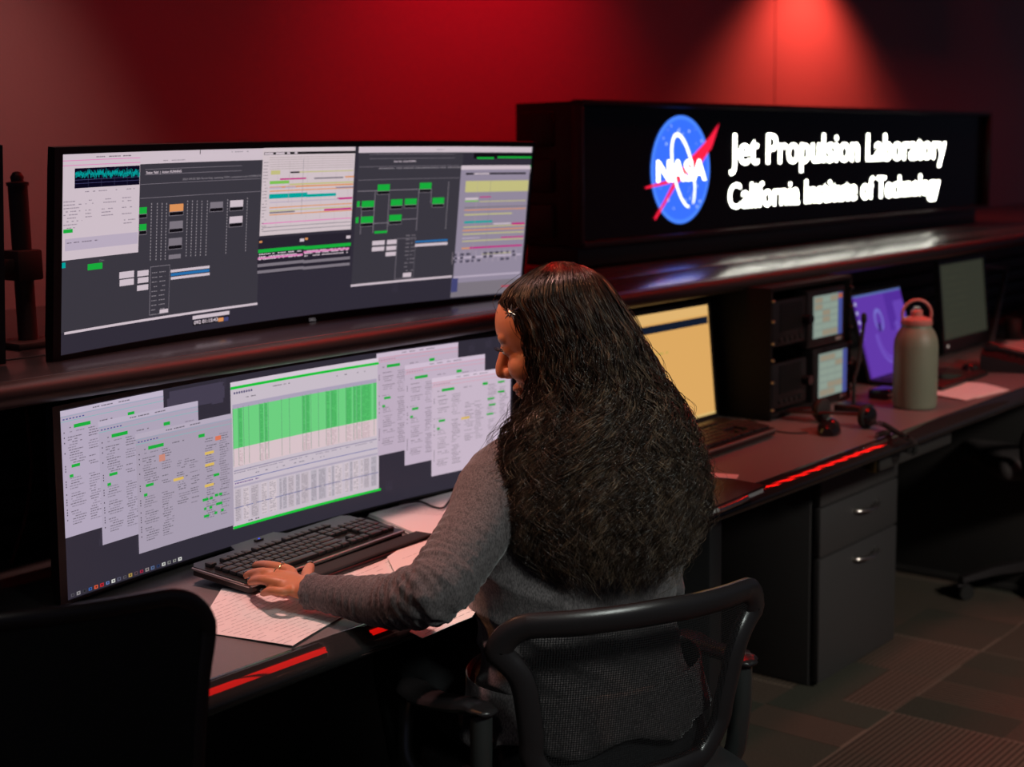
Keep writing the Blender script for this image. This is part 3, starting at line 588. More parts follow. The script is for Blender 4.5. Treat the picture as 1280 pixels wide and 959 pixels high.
# emblem
em = MB(); em.xf = T
cxs, czs, rad = 3.888, 1.406, 0.165
def disc(r, y, m_, n=64, sx=1, cx=0, cz=0):
    em.add([(cxs+cx+r*sx*math.cos(2*PI*k/n), y, czs+cz+r*math.sin(2*PI*k/n)) for k in range(n)], [tuple(range(n))], m_)
disc(rad, 2.5185, glow((70, 128, 250), 1.25))
disc(rad*0.93, 2.5182, glow((44, 92, 235), 1.6))
rnd = random.Random(3)
for k in range(46):
    a = rnd.uniform(0, 2*PI); r = rad*math.sqrt(rnd.uniform(0.02, 0.8))
    if abs(r*math.sin(a)) < 0.05: continue
    disc(rnd.choice((0.0018, 0.003, 0.0045)), 2.5179, glow((190, 215, 255), 1.1), 8, 1, r*math.cos(a), r*math.sin(a))
def ribbon(pts, ws, y, m_):
    vs = []
    for i, p in enumerate(pts):
        a = pts[max(0, i-1)]; c = pts[min(len(pts)-1, i+1)]; tx, tz = c[0]-a[0], c[1]-a[1]; L = math.hypot(tx, tz); nx, nz = -tz/L, tx/L
        vs += [(cxs+p[0]+nx*ws[i], y, czs+p[1]+nz*ws[i]), (cxs+p[0]-nx*ws[i], y, czs+p[1]-nz*ws[i])]
    em.add(vs, [(2*i, 2*i+1, 2*i+3, 2*i+2) for i in range(len(pts)-1)], m_)
RED = glow((238, 30, 62), 1.25)
# swept wing: two long points meeting right of the middle
ribbon([(0.218, 0.140), (0.17, 0.085), (0.10, 0.035), (0.02, -0.005), (-0.07, -0.035), (-0.195, -0.050)], [0.001, 0.016, 0.024, 0.014, 0.006, 0.003], 2.5176, RED)
ribbon([(0.17, 0.075), (0.06, 0.02), (-0.03, -0.035), (-0.09, -0.095), (-0.145, -0.145)], [0.012, 0.020, 0.010, 0.006, 0.005], 2.51755, RED)
el = []
for k in range(0, 56):
    a = math.radians(-75+k*6.05)
    x = 0.052*math.cos(a); z = 0.118*math.sin(a); t = math.radians(22)
    el.append((x*math.cos(t)-z*math.sin(t)+0.012, x*math.sin(t)+z*math.cos(t)-0.004))
ribbon(el, [0.0055*(0.6+0.4*math.sin(i/55*PI)) for i in range(56)], 2.5174, glow((250, 250, 255), 2.2))
eo = em.build('emblem', face, norm=False)
sign_text('NASA', 3.752, 4.030, 1.374, 0.062, (255, 255, 255), 3.5, 0.03, eo, 'lettering', y=2.5165)
# ------------------------------------------------------------------ keyboards
KEYM = mat('black_keycap', (0.018, 0.017, 0.017), 0.42, bump=0.1, bscale=800)
KBB = mat('black_keyboard_body', (0.014, 0.013, 0.013), 0.34)
TRIM = mat('satin_silver_trim', (0.42, 0.38, 0.36), 0.35, 0.8)
def key_layout():
    u = 0.0190; K = []
    def row(y, x, ws):
        for w in ws:
            if w > 0: K.append((x*u, y*u, w*u, u))
            x += abs(w)
    row(5.35, 0, [1, -1, 1, 1, 1, 1, -.5, 1, 1, 1, 1, -.5, 1, 1, 1, 1, -.25, 1, 1, 1])
    row(4, 0, [1]*13+[2, -.25, 1, 1, 1, -.25, 1, 1, 1, 1])
    row(3, 0, [1.5]+[1]*12+[1.5, -.25, 1, 1, 1, -.25, 1, 1, 1])
    row(2, 0, [1.75]+[1]*11+[2.25, -3.5, 1, 1, 1])
    row(1, 0, [2.25]+[1]*10+[2.75, -1.25, 1, -1.25, 1, 1, 1])
    row(0, 0, [1.25, 1.25, 1.25, 6.25, 1.25, 1.25, 1.25, 1.25, -.25, 1, 1, 1, -.25, 2, 1])
    K.append((21.5*u, 2*u, u, 2*u)); K.append((21.5*u, 0, u, 2*u))
    return K
def keyboard(name, label, fl, fr, grp=None):
    """fl, fr: front left and right corners on the desk"""
    yaw = math.atan2(fr.y-fl.y, fr.x-fl.x); Wd = (Vector(fr)-Vector(fl)).length
    root = thing(name, label, 'keyboard', (fl.x, fl.y, DZ), yaw, grp)
    sc = Wd/0.462; D = 0.163*sc; tilt = RX(math.radians(5.0))
    X = TR((0, 0, 0.006)) @ tilt
    b = MB(); b.xf = X
    b.prism([(0.004, 0), (Wd-0.004, 0), (Wd, 0.006), (Wd, D-0.012), (Wd-0.012, D), (Wd*0.60, D), (Wd*0.57, D+0.022), (Wd*0.30, D+0.022), (Wd*0.27, D), (0.012, D), (0, D-0.012), (0, 0.006)], 0.016, KBB)
    b.build('body', root)
    b = MB(); b.xf = X; b.box((Wd/2, -0.001, 0.014), (Wd, 0.006, 0.006), TRIM, 0.002); b.box((-0.001, D/2-0.004, 0.012), (0.005, D-0.01, 0.005), TRIM, 0.002); b.build('silver_trim', root)
    b = MB(); b.xf = X; b.box((Wd*0.44, D+0.008, 0.0175), (0.02, 0.007, 0.003), KEYM, 0.001); b.box((Wd*0.44, D+0.008, 0.0192), (0.005, 0.002, 0.0006), glow((60, 70, 220), 1.5)); b.build('media_button', root)
    kw = Wd*0.945/(22.5*0.0190); first = True
    ks = key_layout(); ks.sort(key=lambda k: -k[2]*k[3]); rest = MB(); rest.xf = X
    for i, (x, y, w_, h_) in enumerate(ks):
        b = MB() if i < 99 else rest
        b.xf = X
        cx_, cy_ = Wd*0.028+(x+w_/2)*kw, 0.013*sc+(y+h_/2)*kw
        b.box((cx_, cy_, 0.0195), (w_*kw-0.0022, h_*kw-0.0022, 0.0085), KEYM, 0.0022, 2, taper=None)
        if i < 99: b.build('key', root)
    if rest.v:
        o = rest.build('key', root); o['kind'] = 'stuff'
    return root
kb1 = keyboard('computer_keyboard', 'black keyboard with thin silver edge under the left hand of the seated person', pz(313, 738, DZ+0.012), pz(504, 669, DZ+0.012))
a = pz(884, 569, DZ+0.012); c = pz(970, 540, DZ+0.012); c = a+(c-a)*(0.455/(c-a).length) if False else c
ax = c-(c-a).normalized()*0.455
kb2 = keyboard('computer_keyboard', 'black keyboard in front of the yellow screen', ax, c)
# palm rest in front of the first keyboard
pa, pb = pz(325, 741, DZ), pz(519, 672, DZ)
yw = math.atan2(pb.y-pa.y, pb.x-pa.x); L = (pb-pa).length
o = thing('palm_rest', 'black rubber palm rest lying along the keyboard near the papers', 'wrist rest', (pa.x, pa.y, DZ), yw)
b = MB(); b.box((L/2, -0.028, 0.005), (L, 0.052, 0.01), BLK, 0.004, 3); b.build('base_plate', o)
b = MB(); b.box((L/2, -0.028, 0.012), (L-0.01, 0.042, 0.008), RUBB, 0.0035, 3); b.build('pad', o)

# ------------------------------------------------------------------ paper
def sheet(name, label, pts, z, seed=0, th=0.0006, lines=14, curl=0.004, grp=None, cat='paper', m_=None, ink=True, dr=0.12):
    """a sheet of paper with the given outline (world xy), lightly curled, with rows of writing"""
    P = [Vector((p[0], p[1])) for p in pts]; c = sum(P, Vector((0, 0)))/len(P)
    b = bmesh.new(); vs = [b.verts.new((p.x-c.x, p.y-c.y, 0)) for p in P]; b.faces.new(vs)
    bmesh.ops.triangulate(b, faces=b.faces[:]); bmesh.ops.subdivide_edges(b, edges=b.edges[:], cuts=7, use_grid_fill=True)
    rr = random.Random(seed); ph = rr.uniform(0, 6)
    def hz(x, y): return curl*(0.5+0.5*math.sin(x*17+ph)*math.cos(y*13+ph*2))
    for v in b.verts: v.co.z = hz(v.co.x, v.co.y)
    g = bmesh.ops.extrude_face_region(b, geom=b.faces[:])
    for e in g['geom']:
        if isinstance(e, bmesh.types.BMVert): e.co.z += th
    mb = MB(); mb.bm(b, m_ or PAPER)
    root = mb.build(name); root.location = (c.x, c.y, z); tag(root, label, cat, grp)
    if ink:
        mb = MB(); u = Vector((math.cos(dr), math.sin(dr))); nrm = Vector((-u.y, u.x)); sg = 1
        us_ = [p.dot(u) for p in P]; ns_ = [p.dot(nrm) for p in P]; base = u*min(us_)+nrm*min(ns_); w_ = max(us_)-min(us_); h_ = max(ns_)-min(ns_)
        def inside(q):
            s = None
            for i in range(len(P)):
                a_, b_ = P[i], P[(i+1) % len(P)]; cr = (b_-a_).x*(q-a_).y-(b_-a_).y*(q-a_).x
                if s is None: s = cr > 0
                elif (cr > 0) != s: return False
            return True
        for r in range(lines):
            y = 0.018+(h_-0.03)*r/lines; x = 0.016
            while x < w_-0.02:
                k = rr.uniform(0.006, 0.02)
                q0 = base+u*x+nrm*y; q1 = base+u*(x+k)+nrm*y; q2 = base+u*(x+k)+nrm*(y+0.012)
                if rr.random() < 0.8 and inside(q0) and inside(q1) and inside(q2):
                    q0 -= c; q1 -= c; t = nrm*sg*0.0011
                    zz = lambda q: hz(q.x, q.y)+th+0.0002
                    mb.add([(q0.x, q0.y, zz(q0)), (q1.x, q1.y, zz(q1)), (q1.x+t.x, q1.y+t.y, zz(q1+t)), (q0.x+t.x, q0.y+t.y, zz(q0+t))], [(0, 1, 2, 3)], INK)
                x += k+0.003
        if mb.v: mb.build('handwriting', root, norm=False)
    return root
Z0 = DZ+0.0004
def pts(z, *q): return [pz(x, y, z) for x, y in q]
sheet('paper_sheet', 'large printed sheet on the front corner of the desk, beneath the hand', pts(DZ, (243, 790), (278, 737), (362, 747), (430, 771), (366, 811)), Z0, 2, lines=22)
sheet('paper_sheet', 'creased white sheet poking out above the grey sleeve by the palm rest', pts(DZ, (404, 711), (473, 692), (494, 706), (545, 745), (440, 760)), Z0, 4, lines=14)
sheet('paper_sheet', 'blank white sheet between the palm rest and the upper arm', pts(DZ, (484, 703), (503, 690), (545, 678), (600, 705), (560, 745), (500, 735)), Z0+0.006, 6, lines=5)
sheet('paper_sheet', 'sheet at the desk edge behind the elbow', pts(DZ, (512, 792), (560, 745), (605, 752), (590, 775), (528, 800)), Z0, 6, lines=6)
# stapled stack under the monitor
st = thing('paper_stack', 'stack of stapled printed pages on the desk right of the keyboard', 'papers', (*pz(540, 650, DZ).xy, DZ))
q = pts(DZ, (462, 647), (566, 619), (625, 640), (552, 681), (531, 677))
cc = pz(540, 650, DZ)
for k in range(5):
    b = MB(); rr = random.Random(k); dx, dy = rr.uniform(-.004, .004), rr.uniform(-.004, .004)
    b.prism([(p.x-cc.x+dx, p.y-cc.y+dy) for p in q], 0.0014, PAPER, z0=0.0004+k*0.0019)
    pg = b.build('page', st)
b = MB(); rr = random.Random(4)
e0 = (q[1]-q[0]); u = e0.normalized(); nn = Vector((u.y, -u.x, 0))
for r in range(15):
    x = 0.02
    while x < e0.length-0.02:
        k = rr.uniform(0.006, 0.02); p0 = q[0]+u*(x+0.06*r/15)+nn*(0.02+r*0.0085)-cc; p1 = p0+u*k
        b.add([(p0.x, p0.y, 0.0096), (p1.x, p1.y, 0.0096), (p1.x+nn.x*.0012, p1.y+nn.y*.0012, 0.0096), (p0.x+nn.x*.0012, p0.y+nn.y*.0012, 0.0096)], [(0, 1, 2, 3)], INK); x += k+0.003
b.build('printing', pg, norm=False)
b = MB()
b.tube(smooth_path([pz(500, 630, DZ+0.02), pz(524, 627, DZ+0.014), pz(540, 633, DZ+0.014), pz(553, 635, DZ+0.014), pz(562, 626, DZ+0.014), pz(572, 610, DZ+0.014)], 8), 0.0022, RUBB, 8)
tag(b.build('usb_cable'), 'short black cable curling over the stack of pages', 'cable')

# ------------------------------------------------------------------ second workstation
def draw_yellow(S):
    S.rect(0, -237, -148, 237, 148, (228, 174, 100)); S.rect(1, -237, 122, 237, 148, (232, 186, 116))
    S.rect(2, -237, 97, 232, 117, (16, 26, 44)); S.rect(2, -237, -148, 237, -141, (226, 190, 120))
    rnd = random.Random(2)
    for x in range(-150, 30, 14): S.dashes(2, x, 40, 11, 3, (130, 170, 60), rnd)
    for y in (20, 0, -20): S.dashes(2, -150, y, 140, 2, (222, 168, 98), rnd)
ye = monitor('flat_monitor', 'monitor with amber yellow screen, right of the curly hair', (3.163, 2.105, .9115), 0, -0.09, None, .492, .322, DZ, 0.06, (-237, -148, 237, 148), draw_yellow, chin=0.012, thick=0.03,
             logo=lambda S: S.rect(1, 226, -168, 232, -164, (230, 200, 190)))
# rack with talk panels
RK = mat('black_rack_steel', (0.007, 0.0065, 0.007), 0.75, spec=0.2, bump=0.3, bscale=500)
ra = py(956, 362, 1.955); x0, x1 = 3.455, 3.925; zt = ra.z
rack = thing('equipment_rack', 'black desktop equipment rack right of the yellow screen', 'rack', (3.69, 2.1, DZ))
ro = TR((-3.69, -2.1, -DZ))
b = MB(); b.xf = ro
for x in (x0+0.006, x1-0.006): b.box((x, 2.12, (DZ+zt)/2), (0.012, 0.33, zt-DZ-0.002), RK, 0.003)
for z in (DZ+0.012, zt-0.006): b.box(((x0+x1)/2, 2.12, z), (x1-x0, 0.33, 0.012), RK, 0.003)
b.box(((x0+x1)/2, 2.28, (DZ+zt)/2), (x1-x0, 0.008, zt-DZ-0.02), RK)
b.build('shell', rack)
zm = (DZ+zt)/2
for zc in (DZ+0.09, zm+0.08):
    b = MB(); b.xf = ro
    b.box((x0+0.115, 1.965, zc), (0.19, 0.012, 0.125), BLK, 0.004)
    for k in range(5): b.box((x0+0.06+k*0.028, 1.957, zc-0.045), (0.016, 0.006, 0.012), KEYM, 0.002)
    for k in range(12): b.box((x0+0.115, 1.9575, zc-0.02+k*0.0065), (0.12, 0.003, 0.003), RK)
    pn = b.build('blank_panel', rack)
    b = MB(); b.xf = ro; b.cyl((x0+0.19, 1.958, zc), (x0+0.19, 1.935, zc), 0.014, BLKG, 18); b.build('knob', pn)
SCREW = mat('nickel_screw', (0.7, 0.6, 0.5), 0.35, 1.0)
for x in (x0+0.009, x1-0.009):
    for z in (DZ+0.03, DZ+0.105, zm-0.015, zm+0.03, zt-0.09, zt-0.035):
        b = MB(); b.xf = ro; b.cyl((x, 1.956, z), (x, 1.949, z), 0.0045, SCREW, 10); b.build('screw', rack)
def talk(tl, tr, br, bl, label, seed):
    P = [py(*c_, 1.948) for c_ in (tl, tr, br, bl)]
    cx_ = (P[0].x+P[1].x+P[2].x+P[3].x)/4; cz_ = sum(p.z for p in P)/4; w_ = ((P[1]-P[0]).length+(P[2]-P[3]).length)/2; h_ = ((P[3]-P[0]).length+(P[2]-P[1]).length)/2
    root = thing('touch_panel', label, 'touch screen', (cx_, 1.95, cz_-h_/2-0.02))
    X = TR((0, 0, h_/2+0.02))
    b = MB(); b.xf = X; b.box((0.0, 0.03, -0.004), (w_+0.052, 0.055, h_+0.042), BLK, 0.005); b.build('housing', root)
    b = MB(); b.xf = X
    S = Screen(None); S.mb.xf = X @ TR((0, 0.0005, 0)); rr = random.Random(seed); W_, H_ = w_*1000, h_*1000
    S.rect(1, -W_/2, -H_/2, W_/2, H_/2, (128, 142, 134)); S.rect(15, W_/2-26, -H_/2, W_/2, H_/2, (70, 80, 150))
    for r in range(6):
        for c_ in range(3): S.rect(15, -W_/2+4+c_*(W_-30)/3, -H_/2+5+r*(H_-6)/6, -W_/2+2+(c_+1)*(W_-30)/3, -H_/2+2+(r+1)*(H_-8)/6, (142, 158, 146) if rr.random() < .7 else (150, 140, 120))
    if seed == 1: S.rect(16, W_/2-24, H_/2-16, W_/2-2, H_/2-3, (180, 96, 60))
    S.mb.xf = X @ TR((0, 0.0035-0.003, 0)); 
    S.mb.build('screen', root, norm=False)
    b = MB(); b.xf = X; b.box((w_/2-0.014, 0.0015, -h_/2-0.0125), (0.034, 0.003, 0.010), mat('label_plate', (0.30, 0.26, 0.25), 0.5), 0.001); b.build('label_plate', root)
    return root
talk((1015, 373), (1049, 366), (1056, 414), (1020, 423), 'upper small greenish touch screen in the equipment rack', 1)
talk((1021, 446), (1054, 437), (1062, 486), (1027, 496), 'lower small greenish touch screen in the equipment rack', 2)
# purple laptop
P0, P1 = pz(1087, 474, DZ+0.018), pz(1156, 457, DZ+0.018)
Pt = px(1063, 371, P0.x); tl = math.atan2(Pt.y-P0.y, Pt.z-P0.z); LH = math.hypot(Pt.y-P0.y, Pt.z-P0.z); LW = LH*1.36
lap = thing('laptop', 'open laptop with a purple desktop picture, behind the bottle', 'laptop', (P0.x+LW/2, P0.y, DZ), 0.02)
b = MB(); b.box((0, -0.115, 0.009), (LW+0.02, 0.235, 0.016), BLK, 0.004)
bs = b.build('base', lap)
b = MB()
for r in range(5):
    for c_ in range(14): b.box((-LW/2+0.02+(c_+0.5)*(LW-0.04)/14, -0.03-r*0.0185, 0.0185), ((LW-0.04)/14-0.002, 0.0165, 0.003), KEYM, 0.0005, 1)
b.build('keys', bs)
b = MB(); b.box((0, -0.175, 0.0175), (0.1, 0.06, 0.001), BLKG); b.build('touchpad', bs)
X = TR((0, 0, 0.018)) @ RX(-tl)
b = MB(); b.xf = X; b.box((0, 0.004, LH/2), (LW+0.02, 0.008, LH+0.024), BLK, 0.003); b.build('lid', lap)
S = Screen(None); S.mb.xf = X @ TR((0, -0.0005, LH/2)); W_, H_ = LW*1000, LH*1000
S.rect(1, -W_/2, -H_/2, W_/2, H_/2, (98, 56, 172)); S.rect(2, -W_/2, H_/2-7, W_/2, H_/2, (90, 110, 176)); S.rect(2, -W_/2, -H_/2, -W_/2+14, H_/2, (84, 40, 150))
for i, y in enumerate((0.38, 0.27, 0.16, 0.05, -0.02)): S.rect(3, -W_/2+5, H_*y, -W_/2+17, H_*y+11, (190, 190, 225))
for i in range(34):
    a = i/33*PI*1.1; 
    for j, (R1, c_) in enumerate(((0.30, (112, 76, 190)), (0.36, (118, 90, 200)))):
        x = W_*0.04-math.cos(a)*H_*R1*0.9; y = H_*(-0.02)-math.sin(a)*H_*R1; S.rect(3+j*.3, x-4, y-4, x+5, y+5, c_)
for i in range(22):
    a = i/22*2*PI; S.rect(4, -W_*0.08+math.cos(a)*H_*0.1-6, H_*0.16+math.sin(a)*H_*0.12-6, -W_*0.08+math.cos(a)*H_*0.1+6, H_*0.16+math.sin(a)*H_*0.12+6, (120, 110, 205))
S.rect(4.2, -W_*0.10-10, H_*0.02, -W_*0.10+14, H_*0.12, (60, 30, 120)); S.rect(2.5, W_*0.12, 0, W_/2, H_/2-8, (84, 44, 158)); S.rect(2.6, W_*0.28, -H_*0.1, W_/2, H_*0.35, (104, 66, 182))
S.mb.build('screen', lap, norm=False)
# bottle
bc = pz(1143, 509, DZ)
BOT = mat('sage_grey_powder_coat', (0.21, 0.24, 0.175), 0.42, bump=0.2, bscale=900)
bt = thing('water_bottle', 'pale grey-green insulated water bottle with a carry loop lid on the desk', 'bottle', (bc.x, bc.y, DZ))
depb = (Vector(bc)-Vector((0, 0, HC))).dot(Vector(F_)); k = depb/1850
r0 = 27*k; hb = 104*k
b = MB(); b.lathe([(r0*0.86, 0), (r0*0.95, 0.003), (r0, 0.012), (r0, hb*0.74), (r0*0.97, hb*0.82), (r0*0.86, hb*0.90), (r0*0.72, hb*0.955), (r0*0.68, hb*0.97), (r0*0.68, hb)], BOT, 40); b.build('body', bt)
LIDM = mat('translucent_rose_plastic', (0.55, 0.20, 0.17), 0.3)
b = MB(); b.lathe([(r0*0.70, hb), (r0*0.72, hb+0.004), (r0*0.70, hb+0.014), (r0*0.5, hb+0.02), (r0*0.27, hb+0.024), (r0*0.27, hb+0.038), (r0*0.2, hb+0.042)], LIDM, 32); b.lathe([(r0*0.15, hb+0.042), (r0*0.15, hb+0.05)], CHROME, 16)
lid = b.build('lid', bt)
b = MB(); rv = Vector((R_[0], R_[1], 0)).normalized(); rl = 18*k
b.tube([rv*(rl*math.cos(a))+Vector((0, 0, hb+rl*0.70+rl*math.sin(a))) for a in [2*PI*i/32 for i in range(32)]], 0.0042, LIDM, 10, closed=True); b.build('carry_loop', lid)
# mice
def mouse(label, c_, yaw, s=1.0):
    root = thing('computer_mouse', label, 'mouse', (c_.x, c_.y, DZ), yaw)
    def prof(zs):
        rg = []
        n = 24
        for i in range(11):
            t = i/10; y = (-0.055+0.11*t)*s; wd = 0.031*s*math.sin(PI*min(1, max(0.0, 0.06+0.88*t)))**0.45; h = 0.036*s*math.sin(PI*(0.12+0.80*(1-t)*0.95))**0.7
            rg.append([(wd*math.cos(a), y, max(0.0, 0.003+h*max(0, math.sin(a))) if math.sin(a) > 0 else 0.001) for a in [2*PI*k/n for k in range(n)]])
        return rg
    b = MB(); b.loft(prof(0), BLKG); b.build('body', root)
    b = MB(); b.tube([(0, 0.035*s, 0.024*s), (0, 0.022*s, 0.033*s)], 0.005*s, RUBB, 12); b.build('scroll_wheel', root)
    return root
mouse('black mouse with a red glint beside the headset', pz(1036, 541, DZ), 0.4-PI/2, 1.0)
mouse('small black mouse below the dark monitor at the right', pz(1212, 467, DZ), -PI/2+0.2, 0.9)
b = MB(); b.tube(smooth_path([pz(1010, 541, DZ+0.003), pz(985, 541, DZ+0.003), pz(960, 536, DZ+0.003), pz(935, 522, DZ+0.003), pz(925, 515, DZ+0.003)], 8), 0.0018, RUBB, 8)
tag(b.build('mouse_cable'), 'thin mouse cable running back across the desk to the yellow screen', 'cable')
# headset
ha, hb_ = pz(1027, 527, DZ), pz(1083, 535, DZ); hc = (ha+hb_)/2
hs = thing('headset', 'black headset with two ear cushions lying on the desk', 'headset', (hc.x, hc.y, DZ))
for p in (ha, hb_):
    q = Vector((p.x-hc.x, p.y-hc.y, 0.031)); d = (ha-hb_).normalized()*(1 if p is ha else -1)
    b = MB(); b.xf = Matrix.Translation(q) @ d.to_track_quat('Z', 'Y').to_matrix().to_4x4()
    b.lathe([(0.024, -0.012), (0.031, -0.008), (0.033, 0.0), (0.031, 0.006), (0.02, 0.008)], RUBB, 24); e_ = b.build('ear_cushion', hs)
    b = MB(); b.xf = Matrix.Translation(q) @ d.to_track_quat('Z', 'Y').to_matrix().to_4x4(); b.lathe([(0.026, 0.008), (0.024, 0.016), (0.012, 0.019)], BLKG, 24); b.build('ear_cup', e_)
b = MB(); A = ha-hc; B_ = hb_-hc; pth = []
for i in range(17):
    t = i/16; p = A.lerp(B_, t); s_ = math.sin(PI*t); pth.append((p.x-0.02*s_, p.y+0.15*s_**0.7, 0.036-0.012*s_))
b.tube(pth, 0.008, BLK, 10, flat=0.35); b.build('headband', hs)
# coiled cord of the headset
cp = smooth_path([pz(1090, 528, DZ+0.02), pz(1105, 531, DZ+0.016), pz(1120, 540, DZ+0.012), pz(1136, 548, DZ+0.010), pd(1145, 558, 3.86), pd(1141, 566, 3.84), pd(1129, 560, 3.86), pd(1118, 549, 3.90), pz(1108, 541, DZ+0.008), pz(1095, 545, DZ+.008)], 14)
co = []; L = 0.0
for i in range(len(cp)-1):
    t = (cp[i+1]-cp[i]); nrm = t.normalized().orthogonal().normalized(); bn = t.normalized().cross(nrm)
    up_ = Vector((0, 0, 1)); bn = t.normalized().cross(up_).normalized(); nrm = bn.cross(t.normalized())
    for k in range(5):
        ph = L/0.0075*2*PI; co.append(cp[i]+t*(k/5)+(bn*math.cos(ph)+nrm*math.sin(ph))*0.0062); L += t.length/5
b = MB(); b.tube(co, 0.0016, RUBB, 6); tag(b.build('coiled_cord'), 'black coiled cord looping over the desk edge below the bottle', 'cord')
# gooseneck microphone
gm = pz(1088, 519, DZ); g0 = Vector((gm.x, gm.y+0.05, DZ))
go = thing('gooseneck_microphone', 'slim ribbed gooseneck microphone standing in front of the purple screen', 'microphone', g0)
b = MB(); b.box((0, 0, 0.014), (0.07, 0.09, 0.027), BLK, 0.008, 3); b.build('base', go)
top = pd(1080, 403, (g0-Vector((0, 0, HC))).dot(Vector(F_)))-g0
pth = smooth_path([(0, 0, 0.02), (0.0, 0, 0.09), (top.x*0.45, top.y*0.45, top.z*0.55), top], 22); rr_ = [0.0048+0.0013*(i % 2) for i in range(len(pth))]
b = MB(); b.tube(pth, rr_, RUBB, 8); b.build('gooseneck', go)
b = MB(); b.tube([top-Vector((0, 0, 0.002)), top+Vector((0, 0, 0.004)), top+Vector((-.001, 0, 0.02)), top+Vector((-.002, 0, 0.026))], [0.005, 0.008, 0.008, 0.004], BLKM, 12); b.build('capsule', go)
# small clutter by the laptop
b = MB(); q = pz(1105, 497, DZ)
ad = thing('usb_hub', 'small black box with a glinting front below the purple screen', 'hub', (q.x, q.y, DZ))
b.box((0, 0, 0.014), (0.09, 0.06, 0.027), BLKG, 0.005); b.build('case', ad)
b = MB()
for k in range(4): b.box((-0.03+k*0.02, -0.0305, 0.014), (0.012, 0.002, 0.006), CHROME, 0.0005, 1)
b.build('ports', ad)
# binder in the front
bn_ = pts(DZ+0.02, (845, 600), (888, 594), (957, 607), (893, 634), (850, 640)); cc = sum(bn_, Vector())/5
bi = thing('portfolio_folder', 'dark red leather folder on the desk edge by the curly hair', 'folder', (cc.x, cc.y, DZ))
LEA = mat('oxblood_leather', (0.045, 0.016, 0.016), 0.32, bump=0.5, bscale=160)
poly = [(p.x-cc.x, p.y-cc.y) for p in bn_]
b = MB(); b.prism(poly, 0.005, LEA, z0=0.001); b.build('back_cover', bi)
b = MB(); b.prism([(x*0.96, y*0.96) for x, y in poly], 0.010, PAPER, z0=0.006); b.build('pages', bi)
b = MB(); b.prism(poly, 0.005, LEA, z0=0.016); b.build('front_cover', bi)
a_, c_ = Vector((*poly[3], 0.011)), Vector((*poly[2], 0.011)); d = c_-a_; n_ = Vector((d.y, -d.x, 0)).normalized()*0.004
b = MB(); b.tube([a_+d*0.05+n_*0.2, a_+d*0.12+n_, a_+d*0.45+n_, a_+d*0.62], 0.006, CHROME, 10); b.build('metal_clasp', bi)
sheet('paper_slip', 'narrow white slip of paper on the dark folder', pts(DZ+0.022, (850, 590), (886, 591), (924, 594), (921, 599), (850, 594)), DZ+0.022, 3, ink=False, curl=0.002)
# papers further right
sheet('paper_sheet', 'white sheet on the desk just right of the bottle', pts(DZ, (1160, 494), (1178, 477), (1232, 481), (1254, 488), (1208, 502)), Z0, 3, lines=8)
sheet('paper_sheet', 'second sheet slipped under the one beside the bottle', pts(DZ, (1196, 484), (1240, 482), (1262, 488), (1222, 498), (1200, 497)), Z0-0.0002, 8, ink=False, curl=0.0005)
sheet('paper_sheet', 'white sheets at the far right edge behind the telephone', pts(DZ, (1236, 434), (1262, 427), (1330, 424), (1330, 446), (1262, 446)), Z0, 5, lines=8)
# dark monitor
q0 = pz(1180, 441, DZ)
mx1 = py(1236, 412, 2.10)
def draw_dark(S):
    S.rect(0, -165, -135, 165, 135, (46, 48, 40)); rnd = random.Random(6)
    for r in range(9): S.dashes(1, -140, 100-r*22, 200, 3, (56, 58, 46), rnd, 0.5)
TLp, TRp, BRp, BLp = py(1174, 334, 2.10), py(1226, 323, 2.10), py(1236, 408, 2.10), py(1180, 427, 2.10)
dxm = (TLp.x+TRp.x+BRp.x+BLp.x)/4; dzm = (TLp.z+TRp.z+BRp.z+BLp.z)/4; wm = (TRp.x-TLp.x+BRp.x-BLp.x)/2; hm = (TLp.z-BLp.z+TRp.z-BRp.z)/2
dk = monitor('flat_monitor', 'dim dark green monitor on a black stand at the right', (dxm, 2.10, dzm), 0.0, -0.1, None, wm+0.03, hm+0.03, DZ, 0.05, (-wm*500, -hm*500, wm*500, hm*500), lambda S: (S.rect(0, -wm*500, -hm*500, wm*500, hm*500, (50, 52, 42)), [S.dashes(1, -wm*420, hm*(400-95*r), wm*500, 4, (60, 62, 48), random.Random(r), 0.5) for r in range(9)]), chin=0.03, thick=0.03,
             logo=lambda S: S.rect(1, -wm*460, -hm*500-26, -wm*460+12, -hm*500-18, (200, 180, 170)))
# slanted metal arm
A0, A1, A2 = py(1230, 333, 2.2), py(1258, 335, 2.16), pz(1238, 432, DZ)
am = thing('tablet_arm', 'thin bent grey metal arm standing right of the dark monitor', 'stand', (A2.x, A2.y, DZ))
b = MB(); b.tube([Vector((0, 0, 0.004)), A1-Vector((A2.x, A2.y, DZ)), A0-Vector((A2.x, A2.y, DZ))], 0.010, GREYM, 10, flat=0.6); b.build('arm', am)
b = MB(); b.box((0, 0, 0.005), (0.09, 0.09, 0.01), GREYM, 0.003); b.build('foot', am)
